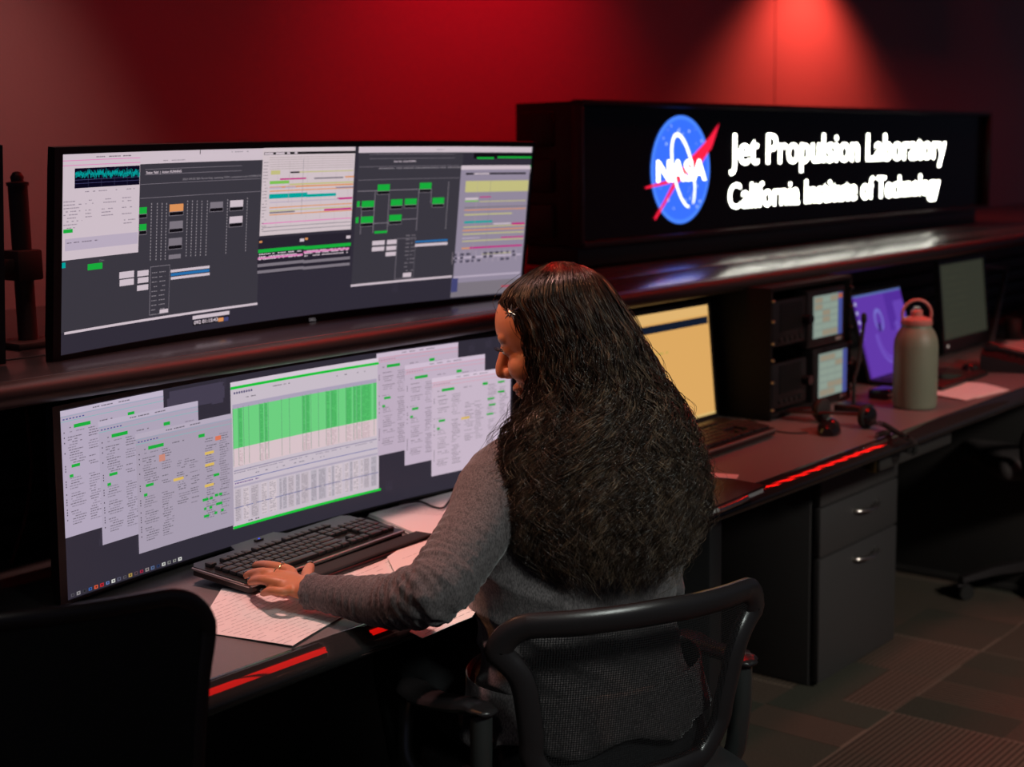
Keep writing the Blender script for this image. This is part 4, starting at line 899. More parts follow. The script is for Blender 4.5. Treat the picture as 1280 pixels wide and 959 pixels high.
# telephone
tq = pz(1262, 461, DZ); te = thing('desk_telephone', 'black desk telephone at the right edge of the desk', 'telephone', (tq.x, tq.y, DZ), 0.35)
b = MB(); b.loft([[(-.1, -.09, .003), (.1, -.09, .003), (.1, .09, .003), (-.1, .09, .003)], [(-.1, -.09, .018), (.1, -.09, .018), (.1, .09, .055), (-.1, .09, .055)]], BLK); b.sm = [False]*len(b.sm); b.build('base', te)
b = MB(); b.tube(smooth_path([(-0.065, -0.09, 0.042), (-0.065, -0.06, 0.052), (-0.065, 0.04, 0.075), (-0.065, 0.08, 0.078)], 5), [0.016]*5+[0.012]*6+[0.016]*5, BLKG, 14); b.build('handset', te)
b = MB(); tlx = math.atan2(0.037, 0.18)
for r in range(4):
    for c_ in range(3): b.box((0.0+c_*0.022, -0.06+r*0.02, 0.020+(0.03+r*0.02)*0.2055+0.004), (0.015, 0.013, 0.006), KEYM, 0.002)
b.build('keypad', te)
# cup at the far right
cq = pz(1266, 424, DZ); cu_ = thing('drinking_glass', 'small tumbler standing behind the white sheets at the right edge', 'cup', (cq.x, cq.y, DZ))
b = MB(); b.lathe([(0.026, 0.0), (0.028, 0.002), (0.033, 0.08), (0.031, 0.08), (0.026, 0.01)], mat('smoky_glass', (0.05, 0.04, 0.04), 0.15), 24); b.build('body', cu_)

# ------------------------------------------------------------------ things on the shelf, left
sp = py(36, 437, 2.42); po = thing('clamp_post', 'grey metal post with a sliding clamp on the shelf at far left', 'post', (sp.x, 2.42, 1.1365))
BR = mat('brown_grey_metal', (0.11, 0.085, 0.08), 0.5, 0.4, bump=0.2)
zt_ = py(28, 232, 2.42).z-1.1365; zc1 = py(30, 312, 2.42).z-1.1365; zc0 = py(30, 350, 2.42).z-1.1365
b = MB(); b.cyl((0, 0, 0.012), (0, 0, zt_), 0.0175, BR, 24); b.build('post', po)
b = MB(); b.lathe([(0.020, zt_), (0.020, zt_+0.006), (0.011, zt_+0.008), (0.012, zt_+0.016), (0.007, zt_+0.024), (0.002, zt_+0.026)], BR, 20); b.build('cap', po)
b = MB(); b.box((0, 0, (zc0+zc1)/2), (0.052, 0.052, zc1-zc0), BR, 0.004); b.box((-0.045, 0, (zc0+zc1)/2), (0.05, 0.03, 0.025), BR, 0.003); b.build('clamp', po)
b = MB(); b.box((0, 0, 0.006), (0.10, 0.10, 0.012), BR, 0.003); b.build('foot', po)
def draw_off(S): S.rect(0, -600, -165, 600, 165, (14, 12, 16))
ox = py(6, 300, 2.25).x
off_m = monitor('ultrawide_monitor', 'switched off black monitor cut by the left edge of the picture, on the shelf', (ox-0.655, 2.262, 1.325), 0.0, 0.10, 4.0, 1.26, .365, 1.1365, 0.2, (-618, -170, 618, 170), draw_off)
b = MB(); b.tube(smooth_path([py(32, 510, 2.40), py(36, 545, 2.395), py(39, 587, 2.39), py(33, 640, 2.39), py(20, 685, 2.39), py(5, 735, 2.38)], 8), 0.0035, mat('red_cable', (0.16, 0.02, 0.02), 0.4), 8)
tag(b.build('hanging_cable'), 'thin dark red cable hanging under the shelf left of the lower monitor', 'cable')
b = MB(); b.tube(smooth_path([py(8, 508, 2.40), py(4, 540, 2.40), py(-6, 590, 2.39), py(-22, 660, 2.39)], 8), 0.003, RUBB, 8)
tag(b.build('hanging_cable'), 'black cable hanging at the very left edge under the shelf', 'cable')

# ------------------------------------------------------------------ pedestal and drawer under the desk
PED = mat('charcoal_steel_cabinet', (0.050, 0.050, 0.052), 0.45, bump=0.3, bscale=500)
q0 = pz(1021, 861, 0.0); q1 = pz(1110, 801, 0.0)
pe = thing('drawer_pedestal', 'charcoal steel three drawer pedestal under the desk', 'cabinet', ((q0.x+q1.x)/2, q0.y+0.28, 0)); pw_ = q1.x-q0.x; ph_ = 0.672
b = MB(); b.box((0, 0.012, ph_/2+0.001), (pw_, 0.53, ph_-0.002), PED, 0.003); b.build('body', pe)
yf = -0.27
for z0, z1_, hz in ((0.012, 0.363, 0.322), (0.369, 0.505, 0.462), (0.511, 0.664, 0.612)):
    b = MB(); b.box((0, yf, (z0+z1_)/2), (pw_-0.008, 0.022, z1_-z0), PED, 0.002); d = b.build('drawer', pe)
    b = MB(); hx = 0.03
    b.tube(smooth_path([(hx-0.07, yf-0.008, hz), (hx-0.055, yf-0.024, hz-0.001), (hx, yf-0.034, hz-0.004), (hx+0.055, yf-0.024, hz-0.001), (hx+0.07, yf-0.008, hz)], 5), 0.0075, CHROME, 10, flat=0.8); b.build('handle', d)
b = MB(); b.cyl((pw_*0.30, yf-0.008, 0.64), (pw_*0.30, yf-0.014, 0.64), 0.009, CHROME, 14); b.build('lock', pe)
q2, q3 = pz(1096, 580, 0.66), pz(1192, 546, 0.66)
dr = thing('pencil_drawer', 'shallow black pencil drawer hung under the desk edge right of the pedestal', 'drawer', ((q2.x+q3.x)/2, q2.y+0.2, 0.64))
b = MB(); b.box((0, 0.0, 0.028), (q3.x-q2.x-0.01, 0.38, 0.055), DARKM, 0.004); b.build('tray', dr)
b = MB(); b.box((0, -0.2, 0.026), (q3.x-q2.x, 0.02, 0.052), mat('charcoal_drawer_front', (0.04, 0.04, 0.04), 0.4), 0.005); b.build('drawer_front', dr)
b = MB(); b.box((-(q3.x-q2.x)/2-0.006, -0.19, 0.02), (0.008, 0.022, 0.045), mat('brass_latch', (0.6, 0.45, 0.2), 0.3, 1.0), 0.002); b.build('latch', dr)
# ------------------------------------------------------------------ chairs
CHP = mat('black_chair_plastic', (0.020, 0.017, 0.018), 0.30, bump=0.1, bscale=600)
CHM = mat('grey_green_steel', (0.16, 0.17, 0.165), 0.30, 0.85)
def mesh_mat(name, pitch, hole):
    """woven chair mesh: a lattice of real see-through holes"""
    M = bpy.data.materials.new(name); M.use_nodes = True; nt = M.node_tree; b = nt.nodes['Principled BSDF']; out = nt.nodes['Material Output']
    b.inputs['Base Color'].default_value = (0.012, 0.012, 0.013, 1); b.inputs['Roughness'].default_value = 0.5
    uv = nt.nodes.new('ShaderNodeTexCoord'); sp = nt.nodes.new('ShaderNodeSeparateXYZ'); nt.links.new(uv.outputs['Object'], sp.inputs[0])
    def mt(op, a, c=None):
        n = nt.nodes.new('ShaderNodeMath'); n.operation = op
        for i, v in enumerate((a, c)):
            if v is None: continue
            if isinstance(v, (int, float)): n.inputs[i].default_value = v
            else: nt.links.new(v, n.inputs[i])
        return n.outputs[0]
    a = mt('SINE', mt('MULTIPLY', mt('ADD', sp.outputs[0], sp.outputs[2]), 2*PI/pitch)); c = mt('SINE', mt('MULTIPLY', mt('SUBTRACT', sp.outputs[0], sp.outputs[2]), 2*PI/pitch))
    h = mt('GREATER_THAN', mt('MULTIPLY', a, c), hole)
    tr = nt.nodes.new('ShaderNodeBsdfTransparent'); mx = nt.nodes.new('ShaderNodeMixShader')
    nt.links.new(h, mx.inputs[0]); nt.links.new(b.outputs[0], mx.inputs[1]); nt.links.new(tr.outputs[0], mx.inputs[2]); nt.links.new(mx.outputs[0], out.inputs['Surface'])
    return M
MESHM = mesh_mat('woven_black_mesh', 0.0078, 0.03)
MESHD = mat('black_back_fabric', (0.008, 0.009, 0.010), 0.85, spec=0.2, bump=0.5, bscale=700)
def star_base(root, n=5, rot=0.3, h=0.10, R=0.28, m_=None):
    m_ = m_ or CHP
    b = MB(); b.lathe([(0.035, h-0.03), (0.04, h-0.02), (0.04, h+0.02), (0.028, h+0.03)], m_, 24); hub = b.build('base_hub', root)
    for k in range(n):
        a = rot+2*PI*k/n; X = RZ(a)
        b = MB(); b.xf = X; b.loft([[(0.02, -0.026, h-0.02), (0.02, 0.026, h-0.02), (0.02, 0.022, h+0.015), (0.02, -0.022, h+0.015)], [(R*0.6, -0.022, h-0.025), (R*0.6, 0.022, h-0.025), (R*0.6, 0.016, h+0.0), (R*0.6, -0.016, h+0.0)], [(R, -0.016, 0.058), (R, 0.016, 0.058), (R, 0.012, 0.075), (R, -0.012, 0.075)]], m_); leg = b.build('base_leg', root)
        b = MB(); b.xf = X
        for s in (-1, 1): b.cyl((R-0.01, s*0.008, 0.0255), (R-0.01, s*0.024, 0.0255), 0.025, RUBB, 18)
        b.cyl((R-0.01, -0.009, 0.0255), (R-0.01, 0.009, 0.0255), 0.008, m_, 10); b.cyl((R-0.01, 0, 0.03), (R-0.005, 0, 0.062), 0.007, m_, 8); b.box((R-0.004, 0, 0.047), (0.045, 0.03, 0.012), m_, 0.004)
        b.build('caster', leg)
def mesh_chair(label, loc, heading, zt, zb, wt, wb, lean, flare, meshm, rad=0.05, arms=True, grp=None, rail=0.020):
    """heading: direction the sitter faces, radians from +x"""
    root = thing('office_chair', label, 'chair', (loc.x, loc.y, 0), heading-PI/2, grp)
    yb = -0.235
    def Y(x, z): return yb-(z-zb)*lean+0.055*(x/wt)**2
    def side(z): t = (z-zb)/(zt-zb); return wb+(wt-wb)*t**1.6+flare*max(0, t-0.75)/0.25*0.02
    H = zt-zb; P = []
    n = 7
    rt = rad
    right = []
    # bottom centre to right side, up, corner, top centre
    for t in (0, .35, .65, .85): right.append((side(zb)*t*0.95, zb+0.012*t**3))
    for k in range(1, n): t = k/n; right.append((side(zb+H*t*0.86+H*0.08), zb+H*0.08+(H-0.08*H-rt)*t))
    cx_, cz_ = side(zt)-rt*0.4, zt-rt
    for k in range(0, 7): a = k/6*PI/2; right.append((cx_-rt*0.6+rt*math.cos(a), cz_+rt*math.sin(a)-0.0*(k == 6)))
    for t in (.66, .33, 0): right.append((cx_*t*0.9, zt+0.006*(1-t)))
    full = [(-x, z) for x, z in right[::-1]][:-1]+right[:-1] if False else right+[(-x, z) for x, z in right[::-1][1:-1]]
    pts_ = [Vector((x, Y(x, z), z)) for x, z in full]
    N = len(pts_); sm = []
    for i in range(N):
        a_, b_, c_, d_ = pts_[i-1], pts_[i], pts_[(i+1) % N], pts_[(i+2) % N]
        for k in range(3):
            t = k/3; sm.append(0.5*((2*b_)+(c_-a_)*t+(2*a_-5*b_+4*c_-d_)*t*t+(3*b_-a_-3*c_+d_)*t**3))
    bk = MB(); rr = [rail*(1.0 if p.z < zt-0.05 else 1.12) for p in sm]
    bk.tube(sm, rr, CHP, 12, closed=True, flat=0.62, up=(0, 1, 0)); fr_ = bk.build('back_frame', root)
    # mesh panel
    mb = MB(); rows = 14; cols = 18; vs = []; fs = []
    for i in range(rows+1):
        z = zb+0.004+(H-0.008)*i/rows; hw = side(z)-0.004
        # rounded corners
        dz = zt-z
        if dz < rt: hw -= rt*0.6*(1-math.sqrt(max(0, 1-(1-dz/rt)**2)))
        for j in range(cols+1): x = -hw+2*hw*j/cols; vs.append((x, Y(x, z)-0.004, z))
    for i in range(rows):
        for j in range(cols): a = i*(cols+1)+j; fs.append((a, a+1, a+cols+2, a+cols+1))
    mb.add(vs, fs, meshm, True); mb.build('mesh_back', root)
    b = MB(); b.tube(smooth_path([(0, yb+0.02, zb), (0, yb-0.015, zb-0.03), (0, yb+0.05, 0.415), (0, -0.05, 0.40)], 6), 0.022, CHP, 12, flat=0.6); b.build('back_support', root)
    b = MB(); b.box((0, 0.0, 0.455), (0.46, 0.44, 0.055), mat('black_seat_fabric', (0.014, 0.013, 0.014), 0.9, bump=0.5, bscale=500), 0.024, 4); b.build('seat', root)
    b = MB(); b.box((0, -0.01, 0.415), (0.30, 0.28, 0.03), CHP, 0.008); b.build('seat_pan', root)
    b = MB(); b.cyl((0, 0, 0.12), (0, 0, 0.41), 0.024, CHM, 18); b.build('gas_lift', root)
    star_base(root)
    if arms:
        for s in (-1, 1):
            b = MB()
            b.tube(smooth_path([(s*0.232, -0.200, 0.640), (s*0.240, -0.160, 0.640), (s*0.255, -0.08, 0.622), (s*0.264, 0.0, 0.608), (s*0.268, 0.075, 0.612)], 6), [0.006]+[0.015]+[0.018]*2+[0.024]*4+[0.030]*14+[0.022, 0.016, 0.006], CHP, 14, flat=0.38, up=(0, 0, 1)); b.build('armrest', root)
            b = MB(); b.tube(smooth_path([(s*0.236, -0.170, 0.632), (s*0.236, -0.165, 0.54), (s*0.225, -0.13, 0.44), (s*0.10, -0.05, 0.41)], 5), 0.0175, CHM, 14); b.build('rear_arm_post', root)
            b = MB(); b.tube(smooth_path([(s*0.266, 0.05, 0.602), (s*0.272, 0.06, 0.55), (s*0.262, 0.04, 0.46), (s*0.10, 0.02, 0.41)], 6), 0.0125, CHM, 14); b.build('front_arm_post', root)
    return root
hd = math.radians(64.5); fw = Vector((math.cos(hd), math.sin(hd), 0)); wr = Vector((math.sin(hd), -math.cos(hd), 0))
bt_ = pd(820, 770, 2.22)
ZT = bt_.z; rootp = bt_+fw*(0.235+(ZT-0.50)*0.20)
ch1 = mesh_chair('mesh-backed office chair with black frame in which the person is sitting', rootp, hd, ZT, 0.505, 0.205, 0.165, 0.20, 1.0, MESHM, 0.045)
bt2 = pd(272, 790, 1.72); wt2 = 0.23
ZT2 = pd(150, 770, 1.66).z; hd2 = math.radians(62); fw2 = Vector((math.cos(hd2), math.sin(hd2), 0)); wr2 = Vector((math.sin(hd2), -math.cos(hd2), 0))
r2 = Vector((bt2.x, bt2.y, 0))-wr2*0.235+fw2*(0.235+(ZT2-0.5)*0.10)
ch2 = mesh_chair('big black office chair back cut by the left bottom corner, nearest the camera', r2, hd2, ZT2, 0.50, 0.235, 0.20, 0.10, 0.0, MESHD, 0.06, grp=None, rail=0.011)
# task chair on the right
c3 = pz(1296, 738, 0.0)
tc_ = thing('task_chair', 'black task chair with loop armrests at the right edge of the picture', 'chair', (c3.x, c3.y, 0), math.radians(42))
FAB = mat('charcoal_seat_fabric', (0.05, 0.042, 0.045), 0.7, bump=0.5, bscale=500)
b = MB(); b.box((0, 0.0, 0.46), (0.47, 0.45, 0.075), FAB, 0.035, 5); b.build('seat', tc_)
rg = []
for i in range(9):
    z = 0.54+0.40*i/8; t = i/8; hw = 0.215*math.sin(PI*(0.18+0.66*t))**0.5; y = -0.235-0.05*t
    rg.append([(hw*math.cos(a)*(1 if abs(math.cos(a)) < .9 else 1), y+0.028*math.sin(a)+0.05*(math.cos(a))**2, z) for a in [2*PI*k/20 for k in range(20)]])
b = MB(); b.loft(rg, FAB); b.build('backrest', tc_)
b = MB(); b.tube(smooth_path([(0, -0.26, 0.62), (0, -0.275, 0.5), (0, -0.20, 0.405), (0, -0.03, 0.40)], 6), 0.024, CHP, 10, flat=0.4); b.build('back_bar', tc_)
for s in (-1, 1):
    b = MB(); X = s*0.265
    b.tube(smooth_path([(X-0.05*s, 0.10, 0.415), (X, 0.15, 0.46), (X+0.005*s, 0.165, 0.56), (X, 0.12, 0.615), (X, 0.0, 0.64), (X, -0.12, 0.615), (X+0.005*s, -0.165, 0.54), (X, -0.14, 0.46), (X-0.05*s, -0.10, 0.415)], 6), 0.019, CHP, 12, flat=0.7); b.build('loop_armrest', tc_)
b = MB(); b.box((0, 0, 0.415), (0.44, 0.26, 0.025), CHP, 0.008); b.build('seat_pan', tc_)
b = MB(); b.cyl((0, 0, 0.12), (0, 0, 0.41), 0.025, CHP, 18); b.build('gas_lift', tc_)
star_base(tc_, rot=0.55, R=0.29)
# ------------------------------------------------------------------ the seated person
FV, RV, UV = Vector(F_), Vector(R_), Vector(U_)
def ring(c, ax, ay, a, b_, n=24, sq=2.0):
    out = []
    for k in range(n):
        t = 2*PI*k/n; ct, st = math.cos(t), math.sin(t)
        x = abs(ct)**(2/sq)*(1 if ct >= 0 else -1); y = abs(st)**(2/sq)*(1 if st >= 0 else -1)
        out.append(Vector(c)+ax*(a*x)+ay*(b_*y))
    return out
def limb(mb, pts_, rs, m_, n=18, flats=None, ref=None, sub=4):
    """tapering limb through joint points with half-round ends"""
    P = smooth_path(pts_, sub); ts = [i/sub for i in range(len(P))]; R = [lerp1(range(len(rs)), rs, t) for t in ts]
    F2 = [lerp1(range(len(rs)), flats, t) for t in ts] if flats else [1.0]*len(P)
    # round caps
    d0 = (P[0]-P[1]).normalized(); d1 = (P[-1]-P[-2]).normalized(); A = []; B = []
    for k in (1, 2, 3):
        a = k/3.3*PI/2; A.append((P[0]+d0*R[0]*math.sin(a), R[0]*math.cos(a), F2[0])); B.append((P[-1]+d1*R[-1]*math.sin(a), R[-1]*math.cos(a), F2[-1]))
    seq = A[::-1]+list(zip(P, R, F2))+B
    nrm = None; rings = []
    for i, (p, r, fl) in enumerate(seq):
        t = (seq[min(i+1, len(seq)-1)][0]-seq[max(i-1, 0)][0]).normalized()
        if nrm is None: nrm = Vector(ref) if ref else Vector((0, 0, 1))
        nn = (nrm-t*nrm.dot(t)); nn = nn.normalized() if nn.length > 1e-4 else t.orthogonal().normalized()
        bn = t.cross(nn); nrm = nn
        rings.append([p+bn*(r*math.cos(2*PI*k/n))+nn*(r*fl*math.sin(2*PI*k/n)) for k in range(n)])
    mb.loft(rings, m_)
def ellip(mb, c, rx, ry, rz, M3, m_, n=20):
    vs = []; fs = []
    for i in range(n+1):
        ph = PI*i/n
        for k in range(n*2):
            th = PI*k/n; vs.append(Vector(c)+M3 @ Vector((rx*math.sin(ph)*math.cos(th), ry*math.sin(ph)*math.sin(th), rz*math.cos(ph))))
    for i in range(n):
        for k in range(2*n): a = i*2*n+k; b_ = i*2*n+(k+1) % (2*n); fs.append((a, b_, b_+2*n, a+2*n))
    mb.add(vs, fs, m_, True)
def remesh(mb, vox, smooth_it=4, name='tmp'):
    """fuse overlapping shapes into one continuous skin; returns verts, faces"""
    o = mb.build(name, norm=True)
    md = o.modifiers.new('r', 'REMESH'); md.mode = 'VOXEL'; md.voxel_size = vox; md.adaptivity = 0
    if smooth_it: s_ = o.modifiers.new('s', 'SMOOTH'); s_.factor = 0.5; s_.iterations = smooth_it
    dg = bpy.context.evaluated_depsgraph_get(); dg.update(); me = o.evaluated_get(dg).to_mesh()
    n = len(me.vertices); co = np.empty(n*3); me.vertices.foreach_get('co', co); co = co.reshape(-1, 3)
    no = np.empty(n*3); me.vertices.foreach_get('normal', no); no = no.reshape(-1, 3)
    fs = [tuple(p.vertices) for p in me.polygons]
    m2 = o.data; bpy.data.objects.remove(o); bpy.data.meshes.remove(m2)
    return co.copy(), no.copy(), fs
PL = pd(742, 960, 2.45); PL = Vector((PL.x, PL.y, 0.0))
def finish(name, co, fs, mats, parent=None, mi=None):
    me = bpy.data.meshes.new(name); me.from_pydata([tuple(c) for c in (co-np.array(PL))], [], fs)
    for m_ in mats: me.materials.append(m_)
    me.polygons.foreach_set('use_smooth', [True]*len(fs))
    if mi is not None: me.polygons.foreach_set('material_index', mi)
    me.update(); o = bpy.data.objects.new(name, me); COL.objects.link(o)
    if parent is not None: o.parent = parent
    else: o.location = PL
    return o
SKIN = bpy.data.materials.new('warm_skin'); SKIN.use_nodes = True
_b = SKIN.node_tree.nodes['Principled BSDF']; _b.inputs['Base Color'].default_value = (0.52, 0.21, 0.095, 1); _b.inputs['Roughness'].default_value = 0.48
_b.inputs['Subsurface Weight'].default_value = 0.12; _b.inputs['Subsurface Radius'].default_value = (0.012, 0.005, 0.003); _b.inputs['Subsurface Scale'].default_value = 0.6
def knit():
    M = bpy.data.materials.new('grey_fine_knit'); M.use_nodes = True; nt = M.node_tree; b = nt.nodes['Principled BSDF']
    b.inputs['Base Color'].default_value = (0.115, 0.105, 0.108, 1); b.inputs['Roughness'].default_value = 0.9; b.inputs['Sheen Weight'].default_value = 0.25; b.inputs['Sheen Roughness'].default_value = 0.4
    b.inputs['Specular IOR Level'].default_value = 0.15
    tc = nt.nodes.new('ShaderNodeTexCoord'); nz = nt.nodes.new('ShaderNodeTexNoise'); nz.inputs['Scale'].default_value = 480; nz.inputs['Detail'].default_value = 2
    mp = nt.nodes.new('ShaderNodeMapping'); mp.inputs['Scale'].default_value = (1, 1, 0.35); nt.links.new(tc.outputs['Object'], mp.inputs[0]); nt.links.new(mp.outputs[0], nz.inputs['Vector'])
    cr = nt.nodes.new('ShaderNodeValToRGB'); cr.color_ramp.elements[0].color = (0.066, 0.058, 0.060, 1); cr.color_ramp.elements[1].color = (0.145, 0.128, 0.130, 1); cr.color_ramp.elements[0].position = 0.35; cr.color_ramp.elements[1].position = 0.65
    nt.links.new(nz.outputs['Fac'], cr.inputs[0]); nt.links.new(cr.outputs[0], b.inputs['Base Color'])
    bp = nt.nodes.new('ShaderNodeBump'); bp.inputs['Strength'].default_value = 0.4; bp.inputs['Distance'].default_value = 0.001
    nt.links.new(nz.outputs['Fac'], bp.inputs['Height']); nt.links.new(bp.outputs['Normal'], b.inputs['Normal'])
    return M
KNIT = knit()
# body axes of the trunk
wd = Vector((0.94, -0.34, 0)).normalized(); nd = Vector((0.34, 0.94, 0)).normalized()
TR_ = [((742, 962), 2.46, .185, .135), ((742, 920), 2.46, .200, .145), ((737, 870), 2.455, .190, .138), ((726, 810), 2.45, .165, .118), ((717, 740), 2.44, .168, .118), ((712, 670), 2.43, .180, .118), ((712, 620), 2.42, .172, .105), ((716, 588), 2.41, .135, .085), ((720, 566), 2.40, .080, .066)]
def trunk(mb, m_, grow, i0=0, i1=None):
    T = TR_[i0:i1]; P = smooth_path([pd(*p, d) for p, d, a, b_ in T], 4); A = [lerp1(range(len(T)), [t[2] for t in T], i/4) for i in range(len(P))]; B = [lerp1(range(len(T)), [t[3] for t in T], i/4) for i in range(len(P))]
    mb.loft([ring(p, wd, nd, a+grow, b_+grow, 32, 2.25) for p, a, b_ in zip(P, A, B)], m_)
LSH = pd(626, 606, 2.335); LEL = pd(540, 740, 2.205); LWR = pz(392, 740, DZ+0.040)
arm_p = [pd(668, 590, 2.37), LSH, pd(600, 655, 2.29), pd(566, 708, 2.24), LEL, pd(490, 752, 2.27), pd(440, 747, 2.325), LWR]
RSH = pd(826, 622, 2.50); REL = pd(812, 728, 2.62); RWR = pz(748, 700, DZ+0.035)
armr_p = [pd(770, 600, 2.45), RSH, pd(822, 675, 2.56), REL, RWR]
HC0 = pd(697, 424, 2.335)
fh_ = (-RV*math.cos(math.radians(17))+FV*math.sin(math.radians(17))); fh_.z = 0; fh_.normalize()
pit = math.radians(19)
hf = fh_*math.cos(pit)+Vector((0, 0, -math.sin(pit))); hu = fh_*math.sin(pit)+Vector((0, 0, math.cos(pit))); hl = hu.cross(hf)
rl_ = math.radians(0)
HM = Matrix((hf, hl, hu)).transposed()
def hp(x, y, z): return HC0+HM @ Vector((x, y, z))
def hM(rx=0, ry=0, rz=0): return HM @ (Matrix.Rotation(rz, 3, 'Z') @ Matrix.Rotation(ry, 3, 'Y') @ Matrix.Rotation(rx, 3, 'X'))
body = MB()
E_ = lambda c, r, M3=None: ellip(body, hp(*c), *r, M3 or HM, SKIN)
E_((-.018, 0, .024), (.096, .076, .083))            # skull
E_((.028, 0, .034), (.062, .064, .068))             # forehead
E_((.022, 0, -.028), (.064, .060, .072))            # face
E_((.045, 0, -.078), (.038, .036, .030))            # chin mass
E_((.060, 0, -.090), (.022, .020, .016))            # chin
E_((.000, 0, -.055), (.060, .056, .045))            # jaw
for s in (-1, 1):
    E_((.052, s*.034, -.022), (.030, .026, .028))    # cheek
    E_((.068, s*.028, .030), (.016, .024, .013), hM(0, 0, s*0.25))   # brow ridge
    E_((.066, s*.030, .010), (.016, .017, .013))     # eyelids
    E_((.088, s*.011, -.026), (.011, .009, .009))    # nostril wing
    E_((-.006, s*.074, .0), (.018, .008, .030), hM(0, 0.2, 0))       # ear
limb(body, [hp(.076, 0, .030), hp(.088, 0, .010), hp(.102, 0, -.012), hp(.106, 0, -.022)], [.010, .0085, .0105, .0105], SKIN, 14, sub=3)
E_((.090, 0, -.030), (.016, .010, .007))             # nose base
E_((.080, 0, -.052), (.016, .024, .008))             # upper lip mass
E_((.087, 0, -.053), (.009, .020, .0055)); E_((.084, 0, -.063), (.010, .018, .0060)); E_((.074, 0, -.072), (.014, .02, .010))
limb(body, [hp(-.02, 0, -.045), pd(716, 520, 2.365), pd(722, 575, 2.40)], [.052, .050, .062], SKIN)
trunk(body, SKIN, -0.012)
limb(body, arm_p, [.06, .050, .043, .040, .037, .033, .029, .0235], SKIN)
limb(body, armr_p, [.06, .050, .043, .038, .024], SKIN)
# left hand
K = lambda x, y, z: pz(x, y, DZ+z)
hw_ = [(K(392, 740, .040), .023), (K(378, 735, .044), .026), (K(362, 729, .048), .030)]
limb(body, [LWR, K(376, 735, .042), K(360, 728, .046), K(350, 724, .048)], [.0225, .027, .031, .030], SKIN, 20, flats=[.8, .55, .45, .42], ref=(0, 0, 1))
fing = {'index': [(362, 714, .050), (342, 708, .054), (328, 706, .046), (319, 707, .034)],
        'middle': [(352, 720, .052), (330, 716, .056), (316, 717, .046), (308, 720, .034)],
        'ring': [(350, 729, .050), (330, 725, .053), (319, 726, .043), (313, 728, .033)],
        'little': [(356, 740, .044), (342, 739, .045), (334, 740, .038), (329, 742, .030)],
        'thumb': [(384, 727, .038), (384, 718, .038), (386, 712, .034), (388, 708, .031)]}
frad = {'index': (.0098, .0085, .0075, .0062), 'middle': (.0100, .0087, .0077, .0064), 'ring': (.0095, .0082, .0073, .006), 'little': (.0085, .0074, .0066, .0056), 'thumb': (.0125, .0105, .0095, .0078)}
palm0 = K(372, 732, .044)
for n_, f_ in fing.items():
    P = [K(*q) for q in f_]; limb(body, [palm0.lerp(P[0], .45)]+P, [frad[n_][0]]+list(frad[n_]), SKIN, 14, sub=4)
# right hand, resting on the desk behind the trunk
rp = RWR; rd = Vector((-0.25, 0.97, 0)).normalized(); rs_ = Vector((0.97, 0.25, 0))
limb(body, [rp, rp+rd*.04+Vector((0, 0, .004)), rp+rd*.085+Vector((0, 0, .003))], [.022, .028, .034], SKIN, 18, flats=[.8, .5, .35])
for i, (o_, L_) in enumerate(((-.027, .062), (-.009, .074), (.009, .068), (.026, .052))):
    a_ = rp+rd*.085+rs_*o_; limb(body, [a_-rd*.02, a_+Vector((0, 0, .004)), a_+rd*L_*.5+Vector((0, 0, .004)), a_+rd*L_+Vector((0, 0, -.016))], [.009, .009, .008, .0065], SKIN, 12, sub=3)
limb(body, [rp+rd*.03-rs_*.01, rp+rd*.05-rs_*.042, rp+rd*.085-rs_*.052+Vector((0, 0, -.012))], [.012, .010, .008], SKIN, 12, sub=3)
# legs
def FL(x, y, z): return Vector((x, y, z))
hipL = PL+Vector((0, 0, .545))-wd*.095+nd*.02; hipR = PL+Vector((0, 0, .545))+wd*.095+nd*.02
kneeL = hipL+nd*.37-wd*.05+Vector((0, 0, .03)); kneeR = hipR+nd*.40+wd*.01+Vector((0, 0, .03))
ankL = Vector((kneeL.x, kneeL.y, .10))-nd*.10; ankR = Vector((kneeR.x, kneeR.y, .10))-nd*.08
lg = [([hipL, hipL.lerp(kneeL, .5), kneeL, kneeL.lerp(ankL, .35)-nd*.015, ankL], [.088, .078, .056, .054, .034]), ([hipR, hipR.lerp(kneeR, .5), kneeR, kneeR.lerp(ankR, .35)-nd*.015, ankR], [.088, .078, .056, .054, .034])]
for P, R in lg: limb(body, P, [r-.008 for r in R], SKIN)
for a_ in (ankL, ankR): limb(body, [a_-nd*.03+Vector((0, 0, -.055)), a_+nd*.06+Vector((0, 0, -.055)), a_+nd*.13+Vector((0, 0, -.07))], [.030, .034, .026], SKIN, flats=[.9, .8, .6])
co, no, fs = remesh(body, 0.0027, 3)
person = finish('person', co, fs, [SKIN])
tag(person, 'person with long dark curly hair and grey cardigan, seated typing in mesh chair', 'person')
# ---- cardigan
cd = MB(); trunk(cd, KNIT, 0.008, 2)
